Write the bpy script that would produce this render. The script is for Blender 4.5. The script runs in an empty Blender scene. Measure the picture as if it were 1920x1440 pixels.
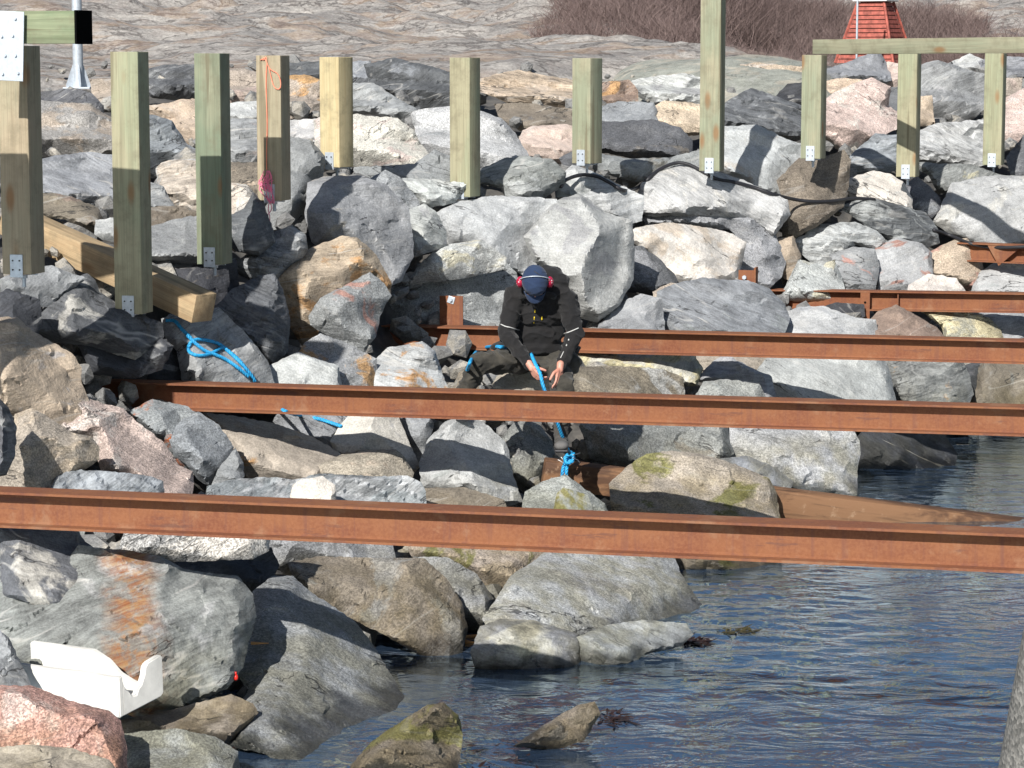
import bpy, bmesh, math, random
import numpy as np
from mathutils import Vector, Matrix, noise, geometry
R = math.radians
sc = bpy.context.scene
C = sc.collection
# ---------------------------------------------------------------- camera
FPX = 4900.0; PITCH = R(7.2); EYE = Vector((0, 0, 3.6))
cd = bpy.data.cameras.new('camera'); cam = bpy.data.objects.new('camera', cd); C.objects.link(cam)
cd.sensor_width = 36; cd.lens = FPX / 1920 * 36; cd.clip_end = 2000; cd.clip_start = .5
cam.location = EYE; cam.rotation_euler = (math.pi / 2 - PITCH, 0, 0); sc.camera = cam
# ---------------------------------------------------------------- sky, sun, exposure
SUN_EL, SUN_AZ = R(34.5), R(22)
w = bpy.data.worlds.new('World'); sc.world = w; w.use_nodes = True
nt = w.node_tree; bg = nt.nodes['Background']; sky = nt.nodes.new('ShaderNodeTexSky')
sky.sky_type = 'NISHITA'; sky.sun_disc = False; sky.sun_elevation = SUN_EL; sky.sun_rotation = R(180) + SUN_AZ
nt.links.new(sky.outputs[0], bg.inputs[0]); bg.inputs[1].default_value = 0.058
sd = bpy.data.lights.new('sun', 'SUN'); sun = bpy.data.objects.new('sun', sd); C.objects.link(sun)
sd.energy = 5.0; sd.angle = R(.5); sd.color = (1, .965, .92)
SUNV = Vector((math.sin(SUN_AZ) * math.cos(SUN_EL), math.cos(SUN_AZ) * math.cos(SUN_EL), -math.sin(SUN_EL)))
sun.rotation_euler = SUNV.to_track_quat('-Z', 'Y').to_euler(); sun.location = (-6, -8, 12)
vs = sc.view_settings; vs.view_transform = 'Standard'; vs.look = 'None'; vs.gamma = 1; vs.use_curve_mapping = False
vs.exposure = 0.36
sc.cycles.max_bounces = 6; sc.cycles.diffuse_bounces = 2; sc.cycles.use_denoising = True; sc.cycles.transparent_max_bounces = 8

# ---------------------------------------------------------------- helpers
CP, SP = math.cos(PITCH), math.sin(PITCH)
def ray(px, py):
    u = (px - 960) / FPX; v = (720 - py) / FPX
    return Vector((u, CP + v * SP, -SP + v * CP))
def P(px, py, d):
    r = ray(px, py); return EYE + r * (d / r.y)
def PZ(px, py, z):
    r = ray(px, py); return EYE + r * ((z - EYE.z) / r.z)
YS = np.array([60, 100, 130, 200, 300, 400, 500, 600, 700, 800, 900, 1000, 1100, 1200, 1300, 1440, 1600], float)
XS = np.array([0, 500, 960, 1450, 1900], float)
FT = np.array([
 [40, 36, 31, 26, 22.0, 20.0, 18.0, 17.5, 17.0, 16.4, 15.9, 15.2, 14.8, 14.3, 13.7, 12.9, 12.0],
 [40, 34, 31, 26, 22.6, 21.1, 20.6, 20.1, 19.6, 19.3, 18.2, 16.2, 15.2, 14.7, 14.2, 13.2, 12.3],
 [40, 36, 32, 28, 25.0, 24.0, 23.6, 23.2, 20.9, 19.9, 19.3, 17.5, 16.5, 15.8, 15.2, 14.0, 13.0],
 [42, 38, 34, 29.5, 27.6, 26.9, 26.5, 24.8, 22.9, 22.0, 21.0, 19.5, 18.3, 17.5, 16.5, 15.2, 14.0],
 [44, 40, 36, 32, 30, 28.9, 28.1, 26.4, 25.3, 24.7, 23.3, 21.5, 19.5, 18.0, 16.8, 15.5, 14.2]], float)
def F(x, y):
    x = np.clip(np.asarray(x, float), XS[0], XS[-1]); y = np.clip(np.asarray(y, float), YS[0], YS[-1])
    cols = np.array([np.interp(y, YS, FT[i]) for i in range(5)])
    i = np.clip(np.searchsorted(XS, x, side='right') - 1, 0, 3); t = (x - XS[i]) / (XS[i + 1] - XS[i])
    if np.ndim(x) == 0: return float(cols[i] * (1 - t) + cols[i + 1] * t)
    k = np.arange(len(x)); return cols[i, k] * (1 - t) + cols[i + 1, k] * t
def W(px, py, off=0.0):
    return P(px, py, F(px, py) + off)

def tag(o, label, cat, group=None, kind=None):
    o['label'] = label; o['category'] = cat
    if group: o['group'] = group
    if kind: o['kind'] = kind
    return o
def empty(name, loc, rot=(0, 0, 0)):
    o = bpy.data.objects.new(name, None); C.objects.link(o); o.location = loc; o.rotation_euler = rot
    o.empty_display_size = .1; return o
def link(name, me, mat=None, parent=None, loc=None, smooth=False):
    o = bpy.data.objects.new(name, me); C.objects.link(o)
    if mat: me.materials.append(mat)
    if parent: o.parent = parent
    if loc is not None: o.location = loc
    if smooth: me.shade_smooth()
    return o
def mesh_from(verts, faces, name='m'):
    me = bpy.data.meshes.new(name); me.from_pydata([tuple(v) for v in verts], [], faces); me.update(); return me
def bmobj(name, bm, mat, parent=None, loc=None, smooth=False, sharp=None):
    bmesh.ops.recalc_face_normals(bm, faces=bm.faces)
    me = bpy.data.meshes.new(name); bm.to_mesh(me); bm.free()
    o = link(name, me, mat, parent, loc, smooth)
    if sharp: me.shade_smooth(); me.set_sharp_from_angle(angle=R(sharp))
    return o
def box(bm, c, s, rot=None, bevel=0.0):
    m = Matrix.Translation(c) @ (rot.to_4x4() if rot else Matrix.Identity(4)) @ Matrix.Diagonal((s[0], s[1], s[2], 1))
    r = bmesh.ops.create_cube(bm, size=1, matrix=m)
    if bevel:
        es = list({e for v in r['verts'] for e in v.link_edges})
        bmesh.ops.bevel(bm, geom=es, offset=bevel, segments=2, affect='EDGES', profile=.5)
def cyl(bm, a, b, r1, r2=None, seg=16, cap=True):
    a = Vector(a); b = Vector(b); r2 = r1 if r2 is None else r2
    m = Matrix.Translation((a + b) / 2) @ (b - a).to_track_quat('Z', 'Y').to_matrix().to_4x4()
    bmesh.ops.create_cone(bm, cap_ends=cap, segments=seg, radius1=r1, radius2=r2, depth=(b - a).length, matrix=m)
def ball(bm, c, r, sub=2):
    m = Matrix.Translation(c) @ Matrix.Diagonal((r[0], r[1], r[2], 1) if hasattr(r, '__len__') else (r, r, r, 1))
    bmesh.ops.create_icosphere(bm, subdivisions=sub, radius=1, matrix=m)
def catmull(pts, n=8):
    pts = [Vector(p) for p in pts]; q = [pts[0] * 2 - pts[1]] + pts + [pts[-1] * 2 - pts[-2]]; out = []
    for i in range(1, len(q) - 2):
        for k in range(n):
            t = k / n; a, b, c_, d = q[i - 1:i + 3]
            out.append(.5 * ((2 * b) + (c_ - a) * t + (2 * a - 5 * b + 4 * c_ - d) * t * t + (3 * b - a - 3 * c_ + d) * t ** 3))
    out.append(pts[-1]); return out
def frames(path):
    up = Vector((0, 0, 1)); res = []; n = None
    for i, p in enumerate(path):
        t = (path[min(i + 1, len(path) - 1)] - path[max(i - 1, 0)]).normalized()
        if n is None: n = t.cross(up if abs(t.z) < .9 else Vector((1, 0, 0))).normalized()
        n = (n - t * n.dot(t)).normalized(); res.append((p, n, t.cross(n)))
    return res
def tube(verts, faces, path, rad, seg=6):
    fr = frames(path); b0 = len(verts)
    for i, (p, n, b) in enumerate(fr):
        r = rad[i] if hasattr(rad, '__len__') else rad
        for k in range(seg):
            a = 2 * math.pi * k / seg; verts.append(p + (n * math.cos(a) + b * math.sin(a)) * r)
    for i in range(len(fr) - 1):
        for k in range(seg):
            k2 = (k + 1) % seg; faces.append((b0 + i * seg + k, b0 + i * seg + k2, b0 + (i + 1) * seg + k2, b0 + (i + 1) * seg + k))
    faces.append(tuple(b0 + k for k in range(seg))[::-1]); faces.append(tuple(b0 + (len(fr) - 1) * seg + k for k in range(seg)))
def resample(path, step):
    out = [path[0]]; acc = 0
    for a, b in zip(path, path[1:]):
        L = (b - a).length
        while acc + L >= step and L > 1e-9:
            t = (step - acc) / L; a = a + (b - a) * t; out.append(a.copy()); L = (b - a).length; acc = 0
        acc += L
    out.append(path[-1]); return out
def laid_rope(paths, r, pitch=.075, step=.008):
    V, Fc = [], []
    for pts in paths:
        path = resample(catmull(pts, 12), step); fr = frames(path)
        for s in range(3):
            q = [p + (n * math.cos(2 * math.pi * (s / 3 + i * step / pitch)) + b * math.sin(2 * math.pi * (s / 3 + i * step / pitch))) * r * .52 for i, (p, n, b) in enumerate(fr)]
            tube(V, Fc, q, r * .55, 6)
    return mesh_from(V, Fc)

# ---------------------------------------------------------------- materials
class NT:
    def __init__(s, name):
        s.m = bpy.data.materials.new(name); s.m.use_nodes = True; s.t = s.m.node_tree
        s.t.nodes.clear(); s.out = s.n('OutputMaterial')
    def n(s, typ, props=None, **inp):
        nd = s.t.nodes.new('ShaderNode' + typ)
        for k, v in (props or {}).items(): setattr(nd, k, v)
        for k, v in inp.items():
            key = int(k[1:]) if k[0] == 'i' and k[1:].isdigit() else k.replace('_', ' ')
            s.put(nd.inputs[key], v)
        return nd
    def put(s, sock, v):
        if isinstance(v, bpy.types.Node): v = v.outputs[0]
        if isinstance(v, bpy.types.NodeSocket): s.t.links.new(v, sock)
        elif sock.type == 'RGBA' and len(v) == 3: sock.default_value = (*v, 1)
        else: sock.default_value = v
    def math(s, op, a, b=0.0, c=0.0, clamp=False):
        return s.n('Math', {'operation': op, 'use_clamp': clamp}, i0=a, i1=b, i2=c).outputs[0]
    def mix(s, f, a, b, mode='MIX'):
        nd = s.t.nodes.new('ShaderNodeMix'); nd.data_type = 'RGBA'; nd.blend_type = mode
        s.put(nd.inputs[0], f); s.put(nd.inputs[6], a); s.put(nd.inputs[7], b); return nd.outputs[2]
    def ramp(s, f, lo, hi, a=0.0, b=1.0):
        return s.n('MapRange', {'clamp': True, 'interpolation_type': 'SMOOTHSTEP'}, i0=f, i1=lo, i2=hi, i3=a, i4=b).outputs[0]
    def noise(s, vec, scale, detail=4, rough=.55, dist=0.0):
        return s.n('TexNoise', None, Vector=vec, Scale=scale, Detail=detail, Roughness=rough, Distortion=dist).outputs[0]
    def mapp(s, vec, scale=(1, 1, 1), rot=(0, 0, 0), loc=(0, 0, 0)):
        return s.n('Mapping', None, Vector=vec, Location=loc, Rotation=rot, Scale=scale).outputs[0]
    def attr(s, name, fac=False):
        nd = s.t.nodes.new('ShaderNodeAttribute'); nd.attribute_type = 'OBJECT'; nd.attribute_name = name
        return nd.outputs['Fac' if fac else 'Color']
    def co(s): return s.t.nodes.new('ShaderNodeTexCoord').outputs['Object']
    def scale_col(s, col, f):
        nd = s.t.nodes.new('ShaderNodeVectorMath'); nd.operation = 'SCALE'; s.put(nd.inputs[0], col); s.put(nd.inputs['Scale'], f); return nd.outputs[0]
    def bsdf(s, col, rough=.8, bump=None, bs=.5, bd=.01, **kw):
        b = s.n('BsdfPrincipled', None, Base_Color=col, Roughness=rough, **kw)
        if bump is not None:
            s.put(b.inputs['Normal'], s.n('Bump', None, Strength=bs, Distance=bd, Height=bump).outputs[0])
        s.t.links.new(b.outputs[0], s.out.inputs[0]); return s.m

def rock_material():
    s = NT('broken rock')
    oi = s.t.nodes.new('ShaderNodeObjectInfo')
    off = s.math('MULTIPLY', oi.outputs['Random'], 37.0)
    base = s.n('VectorMath', {'operation': 'ADD'}, i0=s.co(), i1=s.n('CombineXYZ', None, X=off, Y=off, Z=off)).outputs[0]
    rot = s.n('VectorRotate', {'rotation_type': 'Y_AXIS'}, Vector=base, Angle=s.attr('foliation', True)).outputs[0]
    warp = s.n('VectorMath', {'operation': 'ADD'}, i0=rot, i1=s.scale_col(s.n('TexNoise', None, Vector=rot, Scale=1.7, Detail=2).outputs[1], .22)).outputs[0]
    c1, c2 = s.attr('colour_one'), s.attr('colour_two')
    band = s.noise(s.mapp(warp, (1.2, 1.2, 9)), 1.6, 7, .62)
    fine = s.noise(s.mapp(warp, (3, 3, 30)), 2.2, 5, .65)
    speck = s.noise(rot, 75, 2, .6)
    blotch = s.noise(rot, 11, 5, .65)
    big = s.noise(rot, 1.5, 5, .6, .6)
    bandk = s.attr('banding', True)
    lum = s.math('ADD', s.math('MULTIPLY', s.ramp(band, .32, .68, -.34, .34), bandk), s.math('MULTIPLY', s.ramp(fine, .35, .65, -.32, .32), bandk))
    lum = s.math('ADD', lum, s.ramp(blotch, .3, .7, -.12, .12))
    lum = s.math('ADD', lum, s.ramp(speck, .3, .7, -.15, .15))
    lum = s.math('ADD', lum, s.ramp(big, .3, .7, -.16, .16))
    lum = s.math('MAXIMUM', s.math('ADD', lum, 1.0), .22)
    # second colour in irregular patches
    pn = s.math('ADD', s.noise(s.mapp(rot, (1, 1, 1.6), loc=(3, 7, 1)), 1.9, 6, .6, .8), s.math('MULTIPLY', blotch, .12))
    lo = s.math('SUBTRACT', .78, s.math('MULTIPLY', s.attr('patches', True), .44))
    pf = s.ramp(pn, lo, s.math('ADD', lo, .07))
    col = s.scale_col(s.mix(pf, c1, c2), lum)
    # granite crystals
    vo = s.n('TexVoronoi', {'feature': 'F1'}, Vector=warp, Scale=120, Randomness=1)
    cell = s.n('SeparateColor', None, Color=vo.outputs['Color'])
    gk = s.attr('crystals', True)
    cr = s.ramp(cell.outputs[0], .15, .85, .35, 1.55)
    col = s.mix(gk, col, s.scale_col(col, cr))
    # pale quartz veins and dark cracks
    v1 = s.math('ABSOLUTE', s.math('SUBTRACT', s.noise(s.mapp(rot, (.22, .3, 1.6), rot=(.1, .35, 0)), 1.6, 4, .45, .15), .5))
    v1 = s.math('MULTIPLY', s.ramp(v1, .001, .010, .9, 0), s.ramp(s.noise(rot, 3.2, 2), .45, .56))
    v2 = s.math('ABSOLUTE', s.math('SUBTRACT', s.noise(s.mapp(rot, (.2, .3, 1.5), rot=(0, 1.25, .1), loc=(5, 2, 8)), 1.5, 4, .5, .15), .52))
    v2 = s.math('MULTIPLY', s.ramp(v2, .001, .008, .7, 0), s.ramp(s.noise(rot, 2.1, 2), .5, .6))
    vein = s.math('MULTIPLY', s.math('MAXIMUM', v1, v2), s.attr('veins', True))
    col = s.mix(vein, col, (.52, .51, .48))
    ck = s.math('ABSOLUTE', s.math('SUBTRACT', s.noise(s.mapp(rot, (.3, .5, 1.6), rot=(0, .6, 0), loc=(9, 1, 4)), 1.7, 5, .6, .1), .47))
    ck = s.math('MULTIPLY', s.ramp(ck, .0015, .006, 1, 0), s.ramp(s.noise(rot, 1.7, 2), .5, .58))
    col = s.mix(s.math('MULTIPLY', ck, .75), col, (.03, .03, .03))
    sx = s.n('SeparateXYZ', None, Vector=s.co()); st = s.math('ADD', sx.outputs[0], s.math('MULTIPLY', sx.outputs[2], .22))
    st = s.math('ADD', st, s.math('MULTIPLY', s.math('SUBTRACT', s.noise(base, 3.5, 6, .65), .5), .34))
    st = s.math('ABSOLUTE', s.math('SUBTRACT', st, .075))
    rs = s.math('MULTIPLY', s.math('MULTIPLY', s.ramp(st, .03, .19, .95, 0), s.attr('rust_streak', True)), s.ramp(s.noise(rot, 7, 6, .7), .38, .56, .15, 1))
    col = s.mix(rs, col, s.mix(s.ramp(fine, .35, .65), (.24, .085, .03), (.33, .19, .08)))
    # tide zone: olive film, then wet and dark next to the water
    z = s.n('SeparateXYZ', None, Vector=s.t.nodes.new('ShaderNodeNewGeometry').outputs['Position']).outputs[2]
    zz = s.math('ADD', z, s.math('MULTIPLY', s.math('SUBTRACT', s.noise(base, 3, 5), .5), .35))
    alg = s.math('MULTIPLY', s.ramp(zz, .28, .62, .62, 0), s.ramp(s.noise(base, 4.5, 5), .35, .6))
    col = s.mix(alg, col, s.mix(1.0, col, (.62, .56, .36), 'MULTIPLY'))
    wet = s.ramp(zz, .02, .14, 1, 0)
    col = s.mix(wet, col, s.scale_col(col, .3))
    rough = s.math('SUBTRACT', .82, s.math('MULTIPLY', wet, .5))
    h = s.math('ADD', s.math('MULTIPLY', s.noise(rot, 16, 8, .68), 1.0), s.math('MULTIPLY', fine, .45))
    h = s.math('ADD', h, s.math('MULTIPLY', speck, .12)); h = s.math('SUBTRACT', h, s.math('MULTIPLY', ck, .5))
    return s.bsdf(col, rough, h, .6, .03, Specular_IOR_Level=.35)
ROCK = rock_material()

def plain(name, col, rough=.6, metal=0.0, var=.12, scale=20, bs=.2, bd=.004, **kw):
    s = NT(name); c = s.co(); n = s.noise(c, scale, 5, .6)
    return s.bsdf(s.scale_col(s.mix(0.0, col, col), s.ramp(n, .25, .75, 1 - var, 1 + var)), rough, n, bs, bd, Metallic=metal, **kw)
def rust_material():
    s = NT('rusty steel'); c = s.co()
    a = s.noise(s.mapp(c, (1, 1, 3)), 2.2, 6, .6); b = s.noise(c, 60, 4, .7); st = s.noise(s.mapp(c, (9, 9, .5)), 2, 4, .6)
    col = s.mix(s.ramp(a, .35, .7), (.225, .092, .043), (.170, .062, .034))
    col = s.mix(s.ramp(b, .35, .7, 0, .55), col, (.28, .122, .060))
    col = s.mix(s.ramp(b, .62, .72, 0, .6), col, (.15, .06, .04))
    col = s.mix(s.ramp(st, .5, .68, 0, .6), col, (.15, .065, .048)); col = s.mix(s.ramp(s.noise(c, 3.5, 7, .7), .55, .66, 0, .55), col, (.28, .155, .09)); col = s.mix(s.ramp(s.noise(s.mapp(c, (.4, 1, 3), loc=(7, 0, 0)), 3, 7, .75), .58, .64, 0, .6), col, (.11, .055, .045))
    return s.bsdf(col, .85, b, .3, .003, Specular_IOR_Level=.25)
RUST = rust_material()
def wood_material(name, c1, c2, c3, vertical=True, gr=1.0):
    s = NT(name); c = s.co()
    oi = s.t.nodes.new('ShaderNodeObjectInfo'); off = s.math('MULTIPLY', oi.outputs['Random'], 23.0)
    c = s.n('VectorMath', {'operation': 'ADD'}, i0=c, i1=s.n('CombineXYZ', None, X=off, Y=off, Z=off)).outputs[0]
    st = (1, 1, .05) if vertical else (.05, 1, 1)
    gn = s.noise(s.mapp(c, st), 24, 5, .6, .4); g2 = s.noise(s.mapp(c, tuple(v * (3 if v == 1 else 1) for v in st)), 45, 3, .6)
    pt = s.noise(s.mapp(c, (1, 1, .35) if vertical else (.35, 1, 1)), 3.2, 4, .6)
    col = s.mix(s.ramp(pt, .4, .62), c1, c2)
    col = s.mix(s.ramp(gn, .42, .7, 0, .6), col, c3)
    col = s.scale_col(col, s.ramp(g2, .3, .7, .86, 1.1))
    vo = s.n('TexVoronoi', {'feature': 'F1'}, Vector=s.mapp(c, (4.5, 4.5, 1.6) if vertical else (1.6, 4.5, 4.5)), Scale=1.0)
    kn = s.ramp(vo.outputs[0], .07, .20, .75, 0)
    col = s.mix(kn, col, (.25, .12, .045))
    kr = s.ramp(s.noise(s.mapp(c, st), 9, 2, .5), .64, .67, 0, .5)
    col = s.mix(kr, col, (.12, .09, .05))
    dirt = s.ramp(s.noise(c, 6, 6, .7), .45, .72, 0, .5)
    col = s.mix(dirt, col, (.16, .14, .09))
    return s.bsdf(col, .75, s.math('ADD', gn, s.math('MULTIPLY', g2, .4)), .35, .004, Specular_IOR_Level=.3)
WOOD = wood_material('treated pine', (.385, .315, .215), (.335, .30, .205), (.27, .215, .14))
GREENWOOD2 = wood_material('dark green treated pine', (.18, .215, .145), (.26, .265, .18), (.13, .145, .095))
PALEWOOD = wood_material('pale yellow pine', (.55, .46, .27), (.48, .41, .24), (.42, .32, .17))
GREENWOOD = wood_material('green treated pine', (.27, .29, .20), (.34, .315, .215), (.21, .205, .135))
HWOOD = wood_material('treated pine rail', (.32, .31, .215), (.28, .29, .20), (.23, .21, .14), False)
HGREEN = wood_material('green timber', (.15, .215, .125), (.24, .27, .165), (.12, .15, .08), False)
TAN = wood_material('bare timber', (.46, .34, .20), (.40, .30, .18), (.30, .2, .11), False)
WETWOOD = wood_material('water stained timber', (.30, .165, .085), (.24, .13, .08), (.12, .07, .045), False)
MIDWOOD = wood_material('grey green pine', (.35, .325, .215), (.30, .315, .205), (.25, .23, .145))
STEEL = plain('galvanised steel', (.50, .55, .60), .5, .35, .12, 30)
BLACK = plain('black tarred end', (.006, .006, .006), 1.0, Specular_IOR_Level=0.0)
BLUE = plain('blue polypropylene rope', (.025, .34, .66), .5, var=.35, scale=70)
PINK = plain('pink mason line', (.85, .20, .33), .5)
ORANGE = plain('salmon cord', (.80, .26, .16), .6)
CABLE = plain('black rubber cable', (.022, .022, .026), .5)
s_ = NT('mottled driftwood'); c_ = s_.co(); a_ = s_.noise(s_.mapp(c_, (.45, 1, 1)), 3.0, 6, .65, .5); b_ = s_.noise(s_.mapp(c_, (.06, 1, 1)), 30, 4, .6); d_ = s_.noise(c_, 9, 5, .7)
cw = s_.mix(s_.ramp(a_, .45, .56), (.10, .052, .030), (.225, .12, .062)); cw = s_.mix(s_.ramp(b_, .5, .72, 0, .6), cw, (.06, .035, .022)); cw = s_.mix(s_.ramp(d_, .58, .7, 0, .6), cw, (.36, .24, .15))
WETWOOD = s_.bsdf(cw, .7, b_, .5, .006, Specular_IOR_Level=.3)
FOAM = plain('white polystyrene foam', (.60, .59, .55), .8, var=.16, scale=7, bs=.5, bd=.008)
# ---------------------------------------------------------------- the rocks of the breakwater
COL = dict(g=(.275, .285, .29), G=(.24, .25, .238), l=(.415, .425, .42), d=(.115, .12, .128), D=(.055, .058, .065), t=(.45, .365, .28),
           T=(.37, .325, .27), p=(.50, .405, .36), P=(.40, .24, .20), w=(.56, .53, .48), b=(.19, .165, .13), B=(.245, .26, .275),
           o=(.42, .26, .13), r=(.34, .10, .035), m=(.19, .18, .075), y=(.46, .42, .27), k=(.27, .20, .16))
TYPE = dict(v=(.55, .9, 0, 0), s=(.15, .15, .75, 0), m=(.22, .5, .12, 0), l=(.75, .5, 0, 1), c=(.25, .3, .4, 0))
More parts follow.
